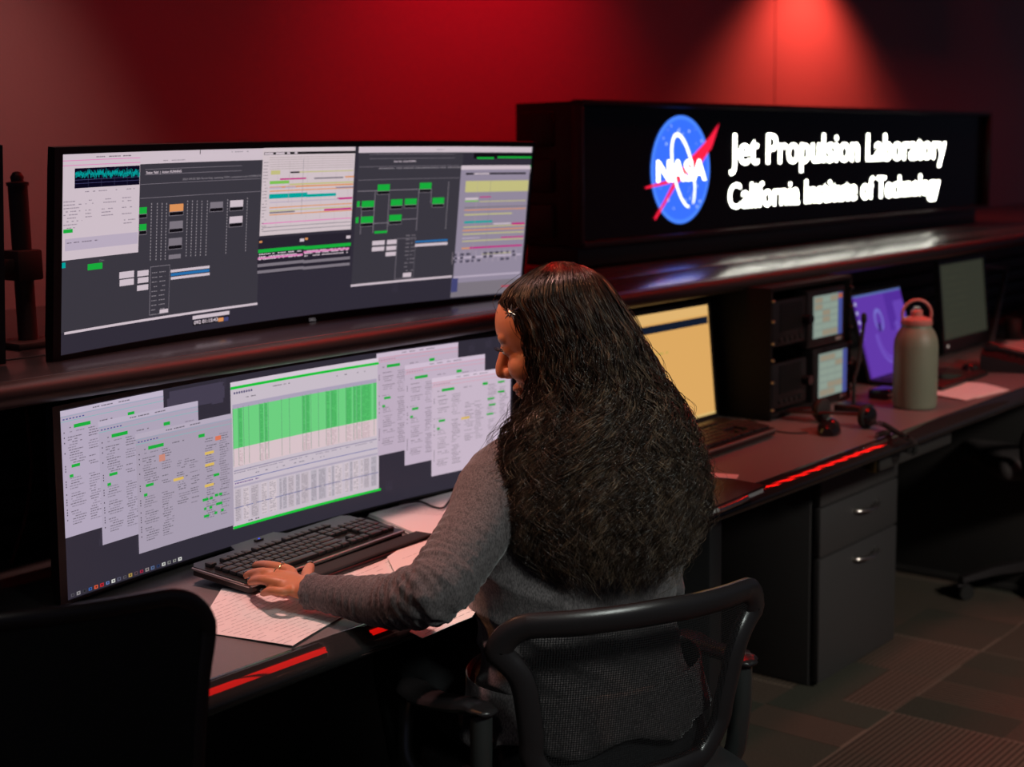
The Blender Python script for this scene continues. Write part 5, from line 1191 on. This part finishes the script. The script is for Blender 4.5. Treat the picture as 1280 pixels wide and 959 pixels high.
# flared hem down over the hips
limb(cd, arm_p, [.074, .066, .057, .053, .050, .043, .035, .0265], KNIT, 24)
limb(cd, armr_p, [.072, .064, .056, .052, .034], KNIT, 24)
co, no, fs = remesh(cd, 0.0040, 6)
AP = np.array([tuple(p) for p in smooth_path(arm_p, 10)]); AL = np.concatenate([[0], np.cumsum(np.linalg.norm(np.diff(AP, axis=0), axis=1))])
iel = 40
for i in range(len(co)):
    p = co[i]; d = np.linalg.norm(AP-p, axis=1); j = int(np.argmin(d)); disp = 0.0
    v = Vector(p)
    big = noise.noise(v*9.0)*0.006+noise.noise(Vector((v.x*16, v.y*16, v.z*26))+Vector((3, 1, 7)))*0.0045
    if d[j] < 0.075 and j > 12:
        s_ = AL[j]; q = (s_-AL[iel])
        bend = math.exp(-(q/0.075)**2); fore = 1.0 if q > 0 else 0.25
        w1 = noise.noise(v*22)*1.5+2.2*noise.noise(v*7)
        rid = 1-abs(math.sin(s_/0.019*PI+w1*1.3+(v-Vector(AP[j])).normalized().dot(UV)*1.6))
        disp = (rid-0.45)*(0.0030*fore+0.0062*bend)+big*0.25
    else:
        # tension folds across the back, running down from the left armpit
        u_ = (v-LSH).dot(RV); w_ = (v-LSH).dot(UV)
        rid = 1-abs(math.sin((w_*0.9+u_*0.55)/0.032*PI*0.5+noise.noise(v*6)*2.4)); disp = (rid-0.4)*0.0105*(0.55+noise.noise(v*5))+big
    co[i] += no[i]*disp
# keep above the skin, trim the neckline by the hair
cardigan = finish('cardigan', co, fs, [KNIT], person)
sd = cardigan.modifiers.new('soft', 'SMOOTH'); sd.factor = 0.4; sd.iterations = 2
# cuff
b = MB(); b.xf = TR(-PL); dcu = (arm_p[-2]-LWR).normalized()
pth = [LWR-dcu*0.004, LWR+dcu*0.004, LWR+dcu*0.012]
rings = []
for i, (p, r) in enumerate(zip([LWR-dcu*.006, LWR+dcu*.002, LWR+dcu*.014], (.0300, .0285, .0280))):
    nn = (Vector((0, 0, 1))-dcu*dcu.z).normalized(); bn = dcu.cross(nn)
    rings.append([p+(bn*math.cos(2*PI*k/36)+nn*math.sin(2*PI*k/36))*(r*(1+0.05*math.sin(k*1.9)*(2-i)/2)) for k in range(36)])
b.loft(rings, KNIT, caps=False); cf = b.build('cuff', cardigan)
sl = cf.modifiers.new('t', 'SOLIDIFY'); sl.thickness = 0.002
# ruffled hem: wavy skirt of the cardigan over the hips
b = MB(); b.xf = TR(-PL); n = 150; rings = []
hem0 = pd(731, 825, 2.452); hem1 = pd(739, 888, 2.46)
for i in range(9):
    t = i/8; c = hem0.lerp(hem1, t); rg_ = []
    for k in range(n):
        a = 2*PI*k/n; wv = math.sin(a*13+1.2*math.sin(a*3))*0.55+math.sin(a*29+2*math.sin(a*5))*0.45
        g = 1+0.028*t+0.060*t*t*wv
        side_ = math.exp(-((a-PI*1.06)/0.5)**2)*0.022*t
        rg_.append(c+wd*((.200+side_+0.008)*g*math.cos(a))+nd*((.148+0.010)*g*math.sin(a))+Vector((0, 0, 0.012*t*math.sin(a*7+1)+0.006*t*wv)))
    rings.append(rg_)
b.loft(rings, KNIT, caps=False); hm = b.build('ruffled_hem', cardigan)
sl = hm.modifiers.new('t', 'SOLIDIFY'); sl.thickness = 0.002
# ---- trousers, shoes
TRO = mat('black_trouser_cloth', (0.016, 0.016, 0.018), 0.85, bump=0.4, bscale=300)
tr = MB(); trunk(tr, TRO, -0.004, 0, 3)
for P, R in lg: limb(tr, P, [r+.006 for r in R], TRO)
co, no, fs = remesh(tr, 0.006, 5)
for i in range(len(co)): v = Vector(co[i]); co[i] += no[i]*(noise.noise(v*11)*0.006+(1-abs(noise.noise(v*18)))*0.003)
finish('trousers', co, fs, [TRO], person)
for a_ in (ankL, ankR):
    b = MB(); b.xf = TR(-PL)
    limb(b, [a_-nd*.035+Vector((0, 0, -.05)), a_+nd*.06+Vector((0, 0, -.056)), a_+nd*.15+Vector((0, 0, -.068))], [.042, .042, .034], BLKG, flats=[1.0, .85, .75]); b.build('shoe', person)
# ---- face details
EYE = mat('eye_white', (0.6, 0.5, 0.45), 0.2); IRIS = mat('dark_iris', (0.02, 0.01, 0.008), 0.1); LASH = mat('dark_lash', (0.006, 0.004, 0.004), 0.6); LIP = mat('lip_skin', (0.36, 0.12, 0.085), 0.4)
for s in (-1, 1):
    b = MB(); b.xf = TR(-PL); ellip(b, hp(.0705, s*.030, .010), .0125, .0125, .0105, HM, EYE, 12); e_ = b.build('eye', person)
    b = MB(); b.xf = TR(-PL); ellip(b, hp(.0790, s*.0305, .0085), .0048, .0055, .0055, HM, IRIS, 8); b.build('iris', e_)
    b = MB(); b.xf = TR(-PL)
    arc = [hp(.0745+.0115*math.cos(t), s*(.0305+.0155*math.sin(t)), .0145-.0035*abs(math.sin(t))) for t in [(-1.3+2.6*i/12) for i in range(13)]]
    b.tube(arc, 0.0013, LASH, 6)
    for i in range(1, 13):
        p = arc[i]; d = (p-hp(.068, s*.0305, .004)).normalized(); b.tube([p, p+d*.005+hu*-.0005, p+d*.0085+hu*.0022], [.0006, .0005, .0002], LASH, 4)
    b.build('eyelashes', e_)
    b = MB(); b.xf = TR(-PL); b.tube([hp(.0865, s*.012, .032), hp(.0850, s*.024, .036), hp(.0775, s*.038, .037), hp(.068, s*.047, .032)], [.0012, .0017, .0015, .0008], LASH, 8, flat=0.7); b.build('eyebrow', person)
b = MB(); b.xf = TR(-PL); ellip(b, hp(.0895, 0, -.0545), .0068, .0175, .0036, HM, LIP, 10); ellip(b, hp(.0865, 0, -.0620), .0078, .0160, .0042, HM, LIP, 10); b.build('lips', person)
# nails and rings
NAIL = mat('dark_gold_nail_polish', (0.05, 0.028, 0.012), 0.12, 0.4, coat=0.8)
for n_, f_ in fing.items():
    P = [K(*q) for q in f_]; t = (P[3]-P[2]).normalized(); up_ = (Vector((0, 0, 1))-t*t.z).normalized(); r = frad[n_][3]
    b = MB(); b.xf = TR(-PL); M3 = Matrix((t, t.cross(up_), up_)).transposed(); ellip(b, P[3]-t*.0035+up_*r*.92, .0078, .0056, .0030, M3, NAIL, 8); b.build('fingernail', person)
def ring_on(p, t, r, stone):
    t = t.normalized(); a_ = t.orthogonal().normalized(); c_ = t.cross(a_); b = MB(); b.xf = TR(-PL)
    b.tube([p+(a_*math.cos(x)+c_*math.sin(x))*r for x in [2*PI*k/20 for k in range(20)]], 0.0011, GOLD, 6, closed=True)
    if stone: ellip(b, p+(Vector((0, 0, 1))-t*t.z).normalized()*(r+.0015), .0028, .0028, .002, Matrix.Identity(3), CHROME, 6)
    b.build('gold_ring', person)
I = [K(*q) for q in fing['index']]; Mi_ = [K(*q) for q in fing['middle']]
ring_on(I[0].lerp(I[1], .45), I[1]-I[0], .0098, True); ring_on(Mi_[0].lerp(Mi_[1], .35), Mi_[1]-Mi_[0], .0102, False)
# ------------------------------------------------------------------ hair
HR = [(329, 690, 712, 2.350, .034), (337, 668, 736, 2.350, .074), (348, 652, 751, 2.347, .096), (362, 634, 764, 2.345, .108), (380, 624, 777, 2.342, .112), (396, 634, 787, 2.340, .112), (412, 642, 796, 2.335, .108), (432, 650, 806, 2.335, .108), (455, 656, 817, 2.335, .108), (482, 662, 834, 2.335, .107), (512, 655, 852, 2.335, .106), (540, 636, 864, 2.33, .106), (572, 624, 876, 2.325, .104),
      (604, 618, 882, 2.32, .098), (640, 618, 880, 2.315, .092), (680, 632, 868, 2.315, .082), (705, 655, 852, 2.315, .072), (735, 690, 835, 2.315, .060), (775, 710, 810, 2.315, .045)]
HY = np.array([h[0] for h in HR], float); HL = np.array([h[1] for h in HR], float); HRt = np.array([h[2] for h in HR], float); HD = np.array([h[3] for h in HR]); HB = np.array([h[4] for h in HR])
Rn, Un, Fn = np.array(R_), np.array(U_), np.array(F_)
def env(y):
    return np.interp(y, HY, HL), np.interp(y, HY, HRt), np.interp(y, HY, HD), np.interp(y, HY, HB)
def hpos(y, th, rho):
    l, r, d, b_ = env(y); cx_ = (l+r)/2; a = (r-l)/2*d/FPX
    c = CAM0+d[..., None]*(Fn+Rn*((cx_-CX)/FPX)[..., None]-Un*((y-CY)/FPX)[..., None])
    # flatten the ellipse a little so the side locks hang in front of the shoulder
    return c+Rn*(a*rho*np.cos(th))[..., None]+Fn*(b_*rho*np.sin(th))[..., None]
rng = np.random.default_rng(7)
def hair_mat(name, c0, c1, scale):
    M = bpy.data.materials.new(name); M.use_nodes = True; nt = M.node_tree; b = nt.nodes['Principled BSDF']
    b.inputs['Roughness'].default_value = 0.32; b.inputs['Specular IOR Level'].default_value = 0.55
    tc = nt.nodes.new('ShaderNodeTexCoord'); nz = nt.nodes.new('ShaderNodeTexNoise'); nz.inputs['Scale'].default_value = scale
    nt.links.new(tc.outputs['Object'], nz.inputs['Vector']); cr = nt.nodes.new('ShaderNodeValToRGB')
    cr.color_ramp.elements[0].color = (*c0, 1); cr.color_ramp.elements[0].position = 0.38; cr.color_ramp.elements[1].color = (*c1, 1); cr.color_ramp.elements[1].position = 0.68
    nt.links.new(nz.outputs['Fac'], cr.inputs[0]); nt.links.new(cr.outputs[0], b.inputs['Base Color']); return M
HAIR = hair_mat('dark_brown_hair', (0.016, 0.009, 0.006), (0.040, 0.023, 0.015), 60)
HAIR2 = hair_mat('brown_hair', (0.026, 0.015, 0.010), (0.066, 0.040, 0.026), 60)
HAIR3 = hair_mat('light_brown_hair', (0.06, 0.038, 0.024), (0.19, 0.125, 0.078), 60)
def strands(nc, per, npts, y0r, y1r, rho_r, th_f, curl, spread, rad, seed, wander=0.0, y1f=None):
    g = np.random.default_rng(seed); n = nc*per
    cth = th_f(g, nc); crho = g.uniform(*rho_r, nc); cy1 = g.uniform(*y1r, nc); cph = 2.2*np.sin(cth*5)+g.normal(0, .9, nc); cwl = g.uniform(.050, .068, nc); csg = g.choice([-1, 1], nc, p=[.25, .75]); camp = g.uniform(.6, 1.25, nc)
    rep = lambda a: np.repeat(a, per)
    th = rep(cth); rho = rep(crho); y1 = rep(cy1)+g.normal(0, 9, n); ph = rep(cph)+g.normal(0, .35, n); wl = rep(cwl)*(1+g.normal(0, .05, n)); sg = rep(csg); amp = rep(camp)*(1+g.normal(0, .2, n))
    y0 = g.uniform(*y0r, n)
    t = np.linspace(0, 1, npts)[None, :]
    y = y0[:, None]+(y1-y0)[:, None]*t
    tk = np.clip((y-430)/170, 0, 1)
    off = g.normal(0, 1, (n, 2))*spread
    drift = g.normal(0, .10, n)[:, None]*tk+rep(g.normal(0, .18, nc))[:, None]*tk
    thh = th[:, None]+drift
    rr = rho[:, None]*(1-0.10*np.clip((y-700)/80, 0, 1))*(1+0.022*tk*np.sin(thh*9+y*.055)+0.012*tk*np.sin(thh*21-y*.09))
    P = hpos(y, thh, rr)
    s = (y-331)*2.32/FPX+0.006*np.sin(thh*7)
    k = np.clip((y-350)/190, 0, 1)**1.1
    A = curl*k*amp[:, None]
    phs = ph[:, None]+sg[:, None]*2*np.pi*s/wl[:, None]
    # clump spread: apart at the roots, together at the lock, fraying at the end
    sp = (1.5-0.9*tk+0.7*t**3)
    rad_dir = Rn[None, None, :]*np.cos(thh)[..., None]+Fn[None, None, :]*np.sin(thh)[..., None]; tan_dir = -Rn*np.sin(thh)[..., None]+Fn*np.cos(thh)[..., None]
    P = P+tan_dir*(A*np.cos(phs)+off[:, 0:1]*sp*1.6)[..., None]+rad_dir*(A*np.sin(phs)*0.9+off[:, 1:2]*sp*.6)[..., None]+Un*(A*0.5*np.sin(phs*0.5+1))[..., None]
    if wander > 0:
        w1, w2, w3 = g.uniform(0, 6, (3, n, 1)); P = P+wander*(t**1.3)[..., None]*(rad_dir*(np.sin(w1+t*9)+0.7)[..., None]+tan_dir*np.sin(w2+t*11)[..., None]+Un*0.5*np.sin(w3+t*8)[..., None])
    return P
def strand_mesh(name, Ps, rads, pers, mats, parent):
    V = []; Fc = []; o = 0; MI = []; gm_ = np.random.default_rng(99)
    for P, rad, per in zip(Ps, rads, pers):
        n, k, _ = P.shape; mid = np.repeat(gm_.choice(3, (n+per-1)//per, p=[.50, .33, .17]), per)[:n]
        T = np.gradient(P, axis=1); T /= np.linalg.norm(T, axis=2, keepdims=True)+1e-9
        N1 = np.cross(T, Fn[None, None, :]); N1 /= np.linalg.norm(N1, axis=2, keepdims=True)+1e-9; N2 = np.cross(T, N1)
        tp = rad*(1-0.75*np.linspace(0, 1, k)**2)[None, :, None]
        ring_ = np.stack([P+tp*(N1*math.cos(a)+N2*math.sin(a)) for a in (0, 2*PI/3, 4*PI/3)], axis=2)
        V.append(ring_.reshape(-1, 3)); idx = o+np.arange(n*k*3).reshape(n, k, 3)
        for a in range(3):
            b_ = (a+1) % 3; q = np.stack([idx[:, :-1, a], idx[:, :-1, b_], idx[:, 1:, b_], idx[:, 1:, a]], axis=-1).reshape(-1, 4); Fc.append(q); MI.append(np.repeat(mid, k-1))
        o += n*k*3
    V = np.concatenate(V)-np.array(PL); Fc = np.concatenate(Fc)
    me = bpy.data.meshes.new(name); me.vertices.add(len(V)); me.vertices.foreach_set('co', V.ravel())
    me.loops.add(Fc.size); me.loops.foreach_set('vertex_index', Fc.ravel().astype(np.int32)); me.polygons.add(len(Fc)); me.polygons.foreach_set('loop_start', np.arange(0, Fc.size, 4, dtype=np.int32)); me.polygons.foreach_set('loop_total', np.full(len(Fc), 4, np.int32))
    me.polygons.foreach_set('use_smooth', np.ones(len(Fc), bool)); [me.materials.append(m_) for m_ in mats]; me.polygons.foreach_set('material_index', np.concatenate(MI).astype(np.int32)); me.update(calc_edges=True)
    o_ = bpy.data.objects.new(name, me); COL.objects.link(o_); o_.parent = parent; return o_
allth = lambda g, n: g.uniform(0, 2*np.pi, n)
nearth = lambda g, n: -np.arccos(g.uniform(-1, 1, n))       # camera-side and edges, evenly across
S1 = strands(520, 7, 44, (329, 372), (620, 728), (.90, 1.02), nearth, .0075, .0016, 0, 1)
S2 = strands(110, 9, 38, (329, 380), (600, 715), (.86, 1.0), allth, .008, .003, 0, 2)
S3 = strands(230, 7, 38, (345, 470), (560, 705), (.94, 1.06), nearth, .0085, .0015, 0, 3)
S4 = strands(420, 1, 44, (340, 560), (560, 730), (.98, 1.05), nearth, .011, .004, 0, 4, wander=.013)
edge = lambda g, n: np.pi+g.normal(0.0, .35, n)
S5 = strands(34, 1, 40, (380, 500), (590, 690), (1.0, 1.08), edge, .011, .004, 0, 5, wander=.020)
S6 = strands(120, 16, 46, (400, 520), (600, 725), (.98, 1.03), nearth, .0105, .0019, 0, 6)
hair = strand_mesh('hair', [S1, S2, S3, S4, S5, S6], [.00090, .00085, .00085, .00040, .00042, .00080], [7, 9, 7, 1, 1, 16], [HAIR, HAIR2, HAIR3], person)
# dense inner mass of the hair, ridged into locks
rings = []; n = 96; yy = np.concatenate([np.linspace(333, 400, 14), np.linspace(410, 705, 46)])
for y in yy:
    th = np.linspace(0, 2*np.pi, n, endpoint=False); tk = min(1, max(0, (y-400)/200))
    rho = (0.97-0.07*min(1, max(0, (y-345)/60)))+0.02*np.sin(th*17+y*.02)+tk*0.045*np.sin(th*23+2.2*np.sin(y*.045+th*3))*np.cos(y*.06+th*5)
    if y > 660: rho = rho*(1-0.35*((y-660)/45)**2)
    rings.append([Vector(p) for p in hpos(np.full(n, y), th, rho)])
b = MB(); b.xf = TR(-PL); b.loft(rings, HAIR); b.build('hair_underlayer', hair)
# hair clip: eight-pointed star and a bar
cpos = pd(638, 391, 2.262)
GEM = mat('rose_gold_clip', (0.95, 0.72, 0.58), 0.18, 1.0)
b = MB(); b.xf = TR(-PL)
for k in range(10):
    a = 2*PI*k/10+0.2; d = RV*math.cos(a)+UV*math.sin(a); L_ = .0125 if k % 2 == 0 else .0085
    b.tube([cpos, cpos+d*L_*.6, cpos+d*L_], [.0018, .0013, .0004], GEM, 6)
ellip(b, cpos-FV*.001, .004, .004, .004, Matrix.Identity(3), GEM, 8)
d = (RV*0.86+UV*0.5).normalized(); b.tube([cpos+d*.007, cpos+d*.014, cpos+d*.020, cpos+d*.026], [.0008, .0030, .0022, .0007], GEM, 8)
b.build('star_hair_clip', hair)
# ------------------------------------------------------------------ light
w = bpy.data.worlds.new('world'); scn.world = w; w.use_nodes = True
w.node_tree.nodes['Background'].inputs[0].default_value = (0.42, 0.44, 0.70, 1); w.node_tree.nodes['Background'].inputs[1].default_value = 0.045
def area(name, loc, to, sx, sy, col, e, spread=180):
    l = bpy.data.lights.new(name, 'AREA'); l.shape = 'RECTANGLE'; l.size = sx; l.size_y = sy; l.color = col; l.energy = e; l.spread = math.radians(spread)
    o = bpy.data.objects.new(name, l); COL.objects.link(o); o.location = loc
    o.rotation_euler = (Vector(to)-Vector(loc)).to_track_quat('-Z', 'Y').to_euler(); return o
def spot(name, loc, to, ang, blend, col, e, r=0.05):
    l = bpy.data.lights.new(name, 'SPOT'); l.spot_size = math.radians(ang); l.spot_blend = blend; l.color = col; l.energy = e; l.shadow_soft_size = r
    o = bpy.data.objects.new(name, l); COL.objects.link(o); o.location = loc
    o.rotation_euler = (Vector(to)-Vector(loc)).to_track_quat('-Z', 'Y').to_euler(); return o
RD = (1.0, 0.03, 0.035)
# red wall washers on the ceiling
wa = py(585, 60, WY); wb_ = py(992, 60, WY)
spot('red_wall_washer', (wa.x, WY-1.0, 2.92), (wa.x+0.05, WY, 1.45), 80, 1.0, (1.0, 0.0, 0.012), 175)
spot('red_wall_washer', (wb_.x+0.08, WY-0.42, 2.44), (wb_.x+0.08, WY-0.16, 1.3), 116, 0.65, (1.0, 0.07, 0.045), 75)
spot('rose_wall_washer', (1.85, WY-0.7, 2.9), (2.0, WY, 0.9), 50, 1.0, (1.0, 0.33, 0.28), 48)
# light over the working area, warm rose
spot('desk_downlight', (1.50, 2.0, 2.9), (1.74, 1.75, 0.74), 43, 0.8, (1.0, 0.50, 0.44), 150, 0.12)
spot('face_fill_light', (0.55, 2.15, 2.6), (1.75, 1.55, 1.15), 26, 0.9, (1.0, 0.40, 0.18), 62, 0.08)  # unseen lamp added at the left to warm the face
spot('dim_fill_light', (0.9, -1.3, 2.85), (1.85, 1.2, 0.80), 24, 0.9, (0.92, 1.0, 0.94), 230, 0.25)  # unseen fill, narrowed to brighten only the sitter's back and hair
spot('dim_fill_light', (3.3, -1.4, 2.4), (4.0, 1.3, 0.15), 52, 0.9, (1.0, 0.9, 0.78), 210, 0.2)  # unseen fill added to lift the carpet and the pedestal front
spot('red_floor_light', (4.6, 0.2, 2.9), (4.15, 1.25, 0.0), 22, 1.0, (1.0, 0.4, 0.3), 45, 0.1)
spot('red_wash_light', (4.0, 0.9, 2.9), (3.6, 1.75, 0.74), 60, 0.9, (1.0, 0.27, 0.22), 45, 0.1)
spot('dim_fill_light', (-0.3, 0.3, 2.85), (0.85, 1.25, 0.9), 30, 1.0, (1.0, 0.9, 0.85), 22, 0.15)  # weak fill added to pick out the frame of the near left chair
spot('red_wash_light', (5.2, 0.7, 2.9), (5.0, 1.45, 0.5), 44, 1.0, (1.0, 0.22, 0.2), 40, 0.1)  # added red fill that makes the task chair at the right visible
# red lamp bars under the ceiling above the console: they glint along the rolled desk edge
def lamp_bar(label, x0, x1, n, ln, wy, em):
    LEDM = glow((255, 20, 14), em)
    root = thing('ceiling_lamp_bar', label, 'lamp', ((x0+x1)/2, 2.1, 2.90)); c = (x0+x1)/2
    b = MB(); b.box((0, 0, 0.0), (x1-x0+0.14, wy+0.06, 0.05), BLKM, 0.006); b.box((0, 0, 0.06), (0.04, 0.04, 0.10), BLKM, 0.004); [b.box((0, s*(wy/2+0.032), -0.17), (x1-x0+0.14, 0.004, 0.30), BLKM, 0.001) for s in (-1, 1)]; [b.box((s*(x1-x0+0.14)/2, 0, -0.05), (0.004, wy+0.06, 0.06), BLKM, 0.001) for s in (-1, 1)]; b.build('housing', root)  # deep side fins added to keep the red glow off the wall
    for k in range(n):
        x = x0+(x1-x0)*(k/(n-1) if n > 1 else .5)-c; b = MB(); b.xf = TR((x, 0, -0.025)) @ RX(PI)
        b.box((0, 0, 0.004), (ln, wy, 0.01), LEDM, 0.003)
        b.build('lamp_lens', root)
lamp_bar('row of small red lamps on a black bar under the ceiling, out at the right', 6.2, 7.5, 10, 0.018, 0.44, 34.0)
lamp_bar('red strip lamp on a black bar under the ceiling, above the console', 3.05, 3.65, 2, 0.58, 0.60, 8.0)
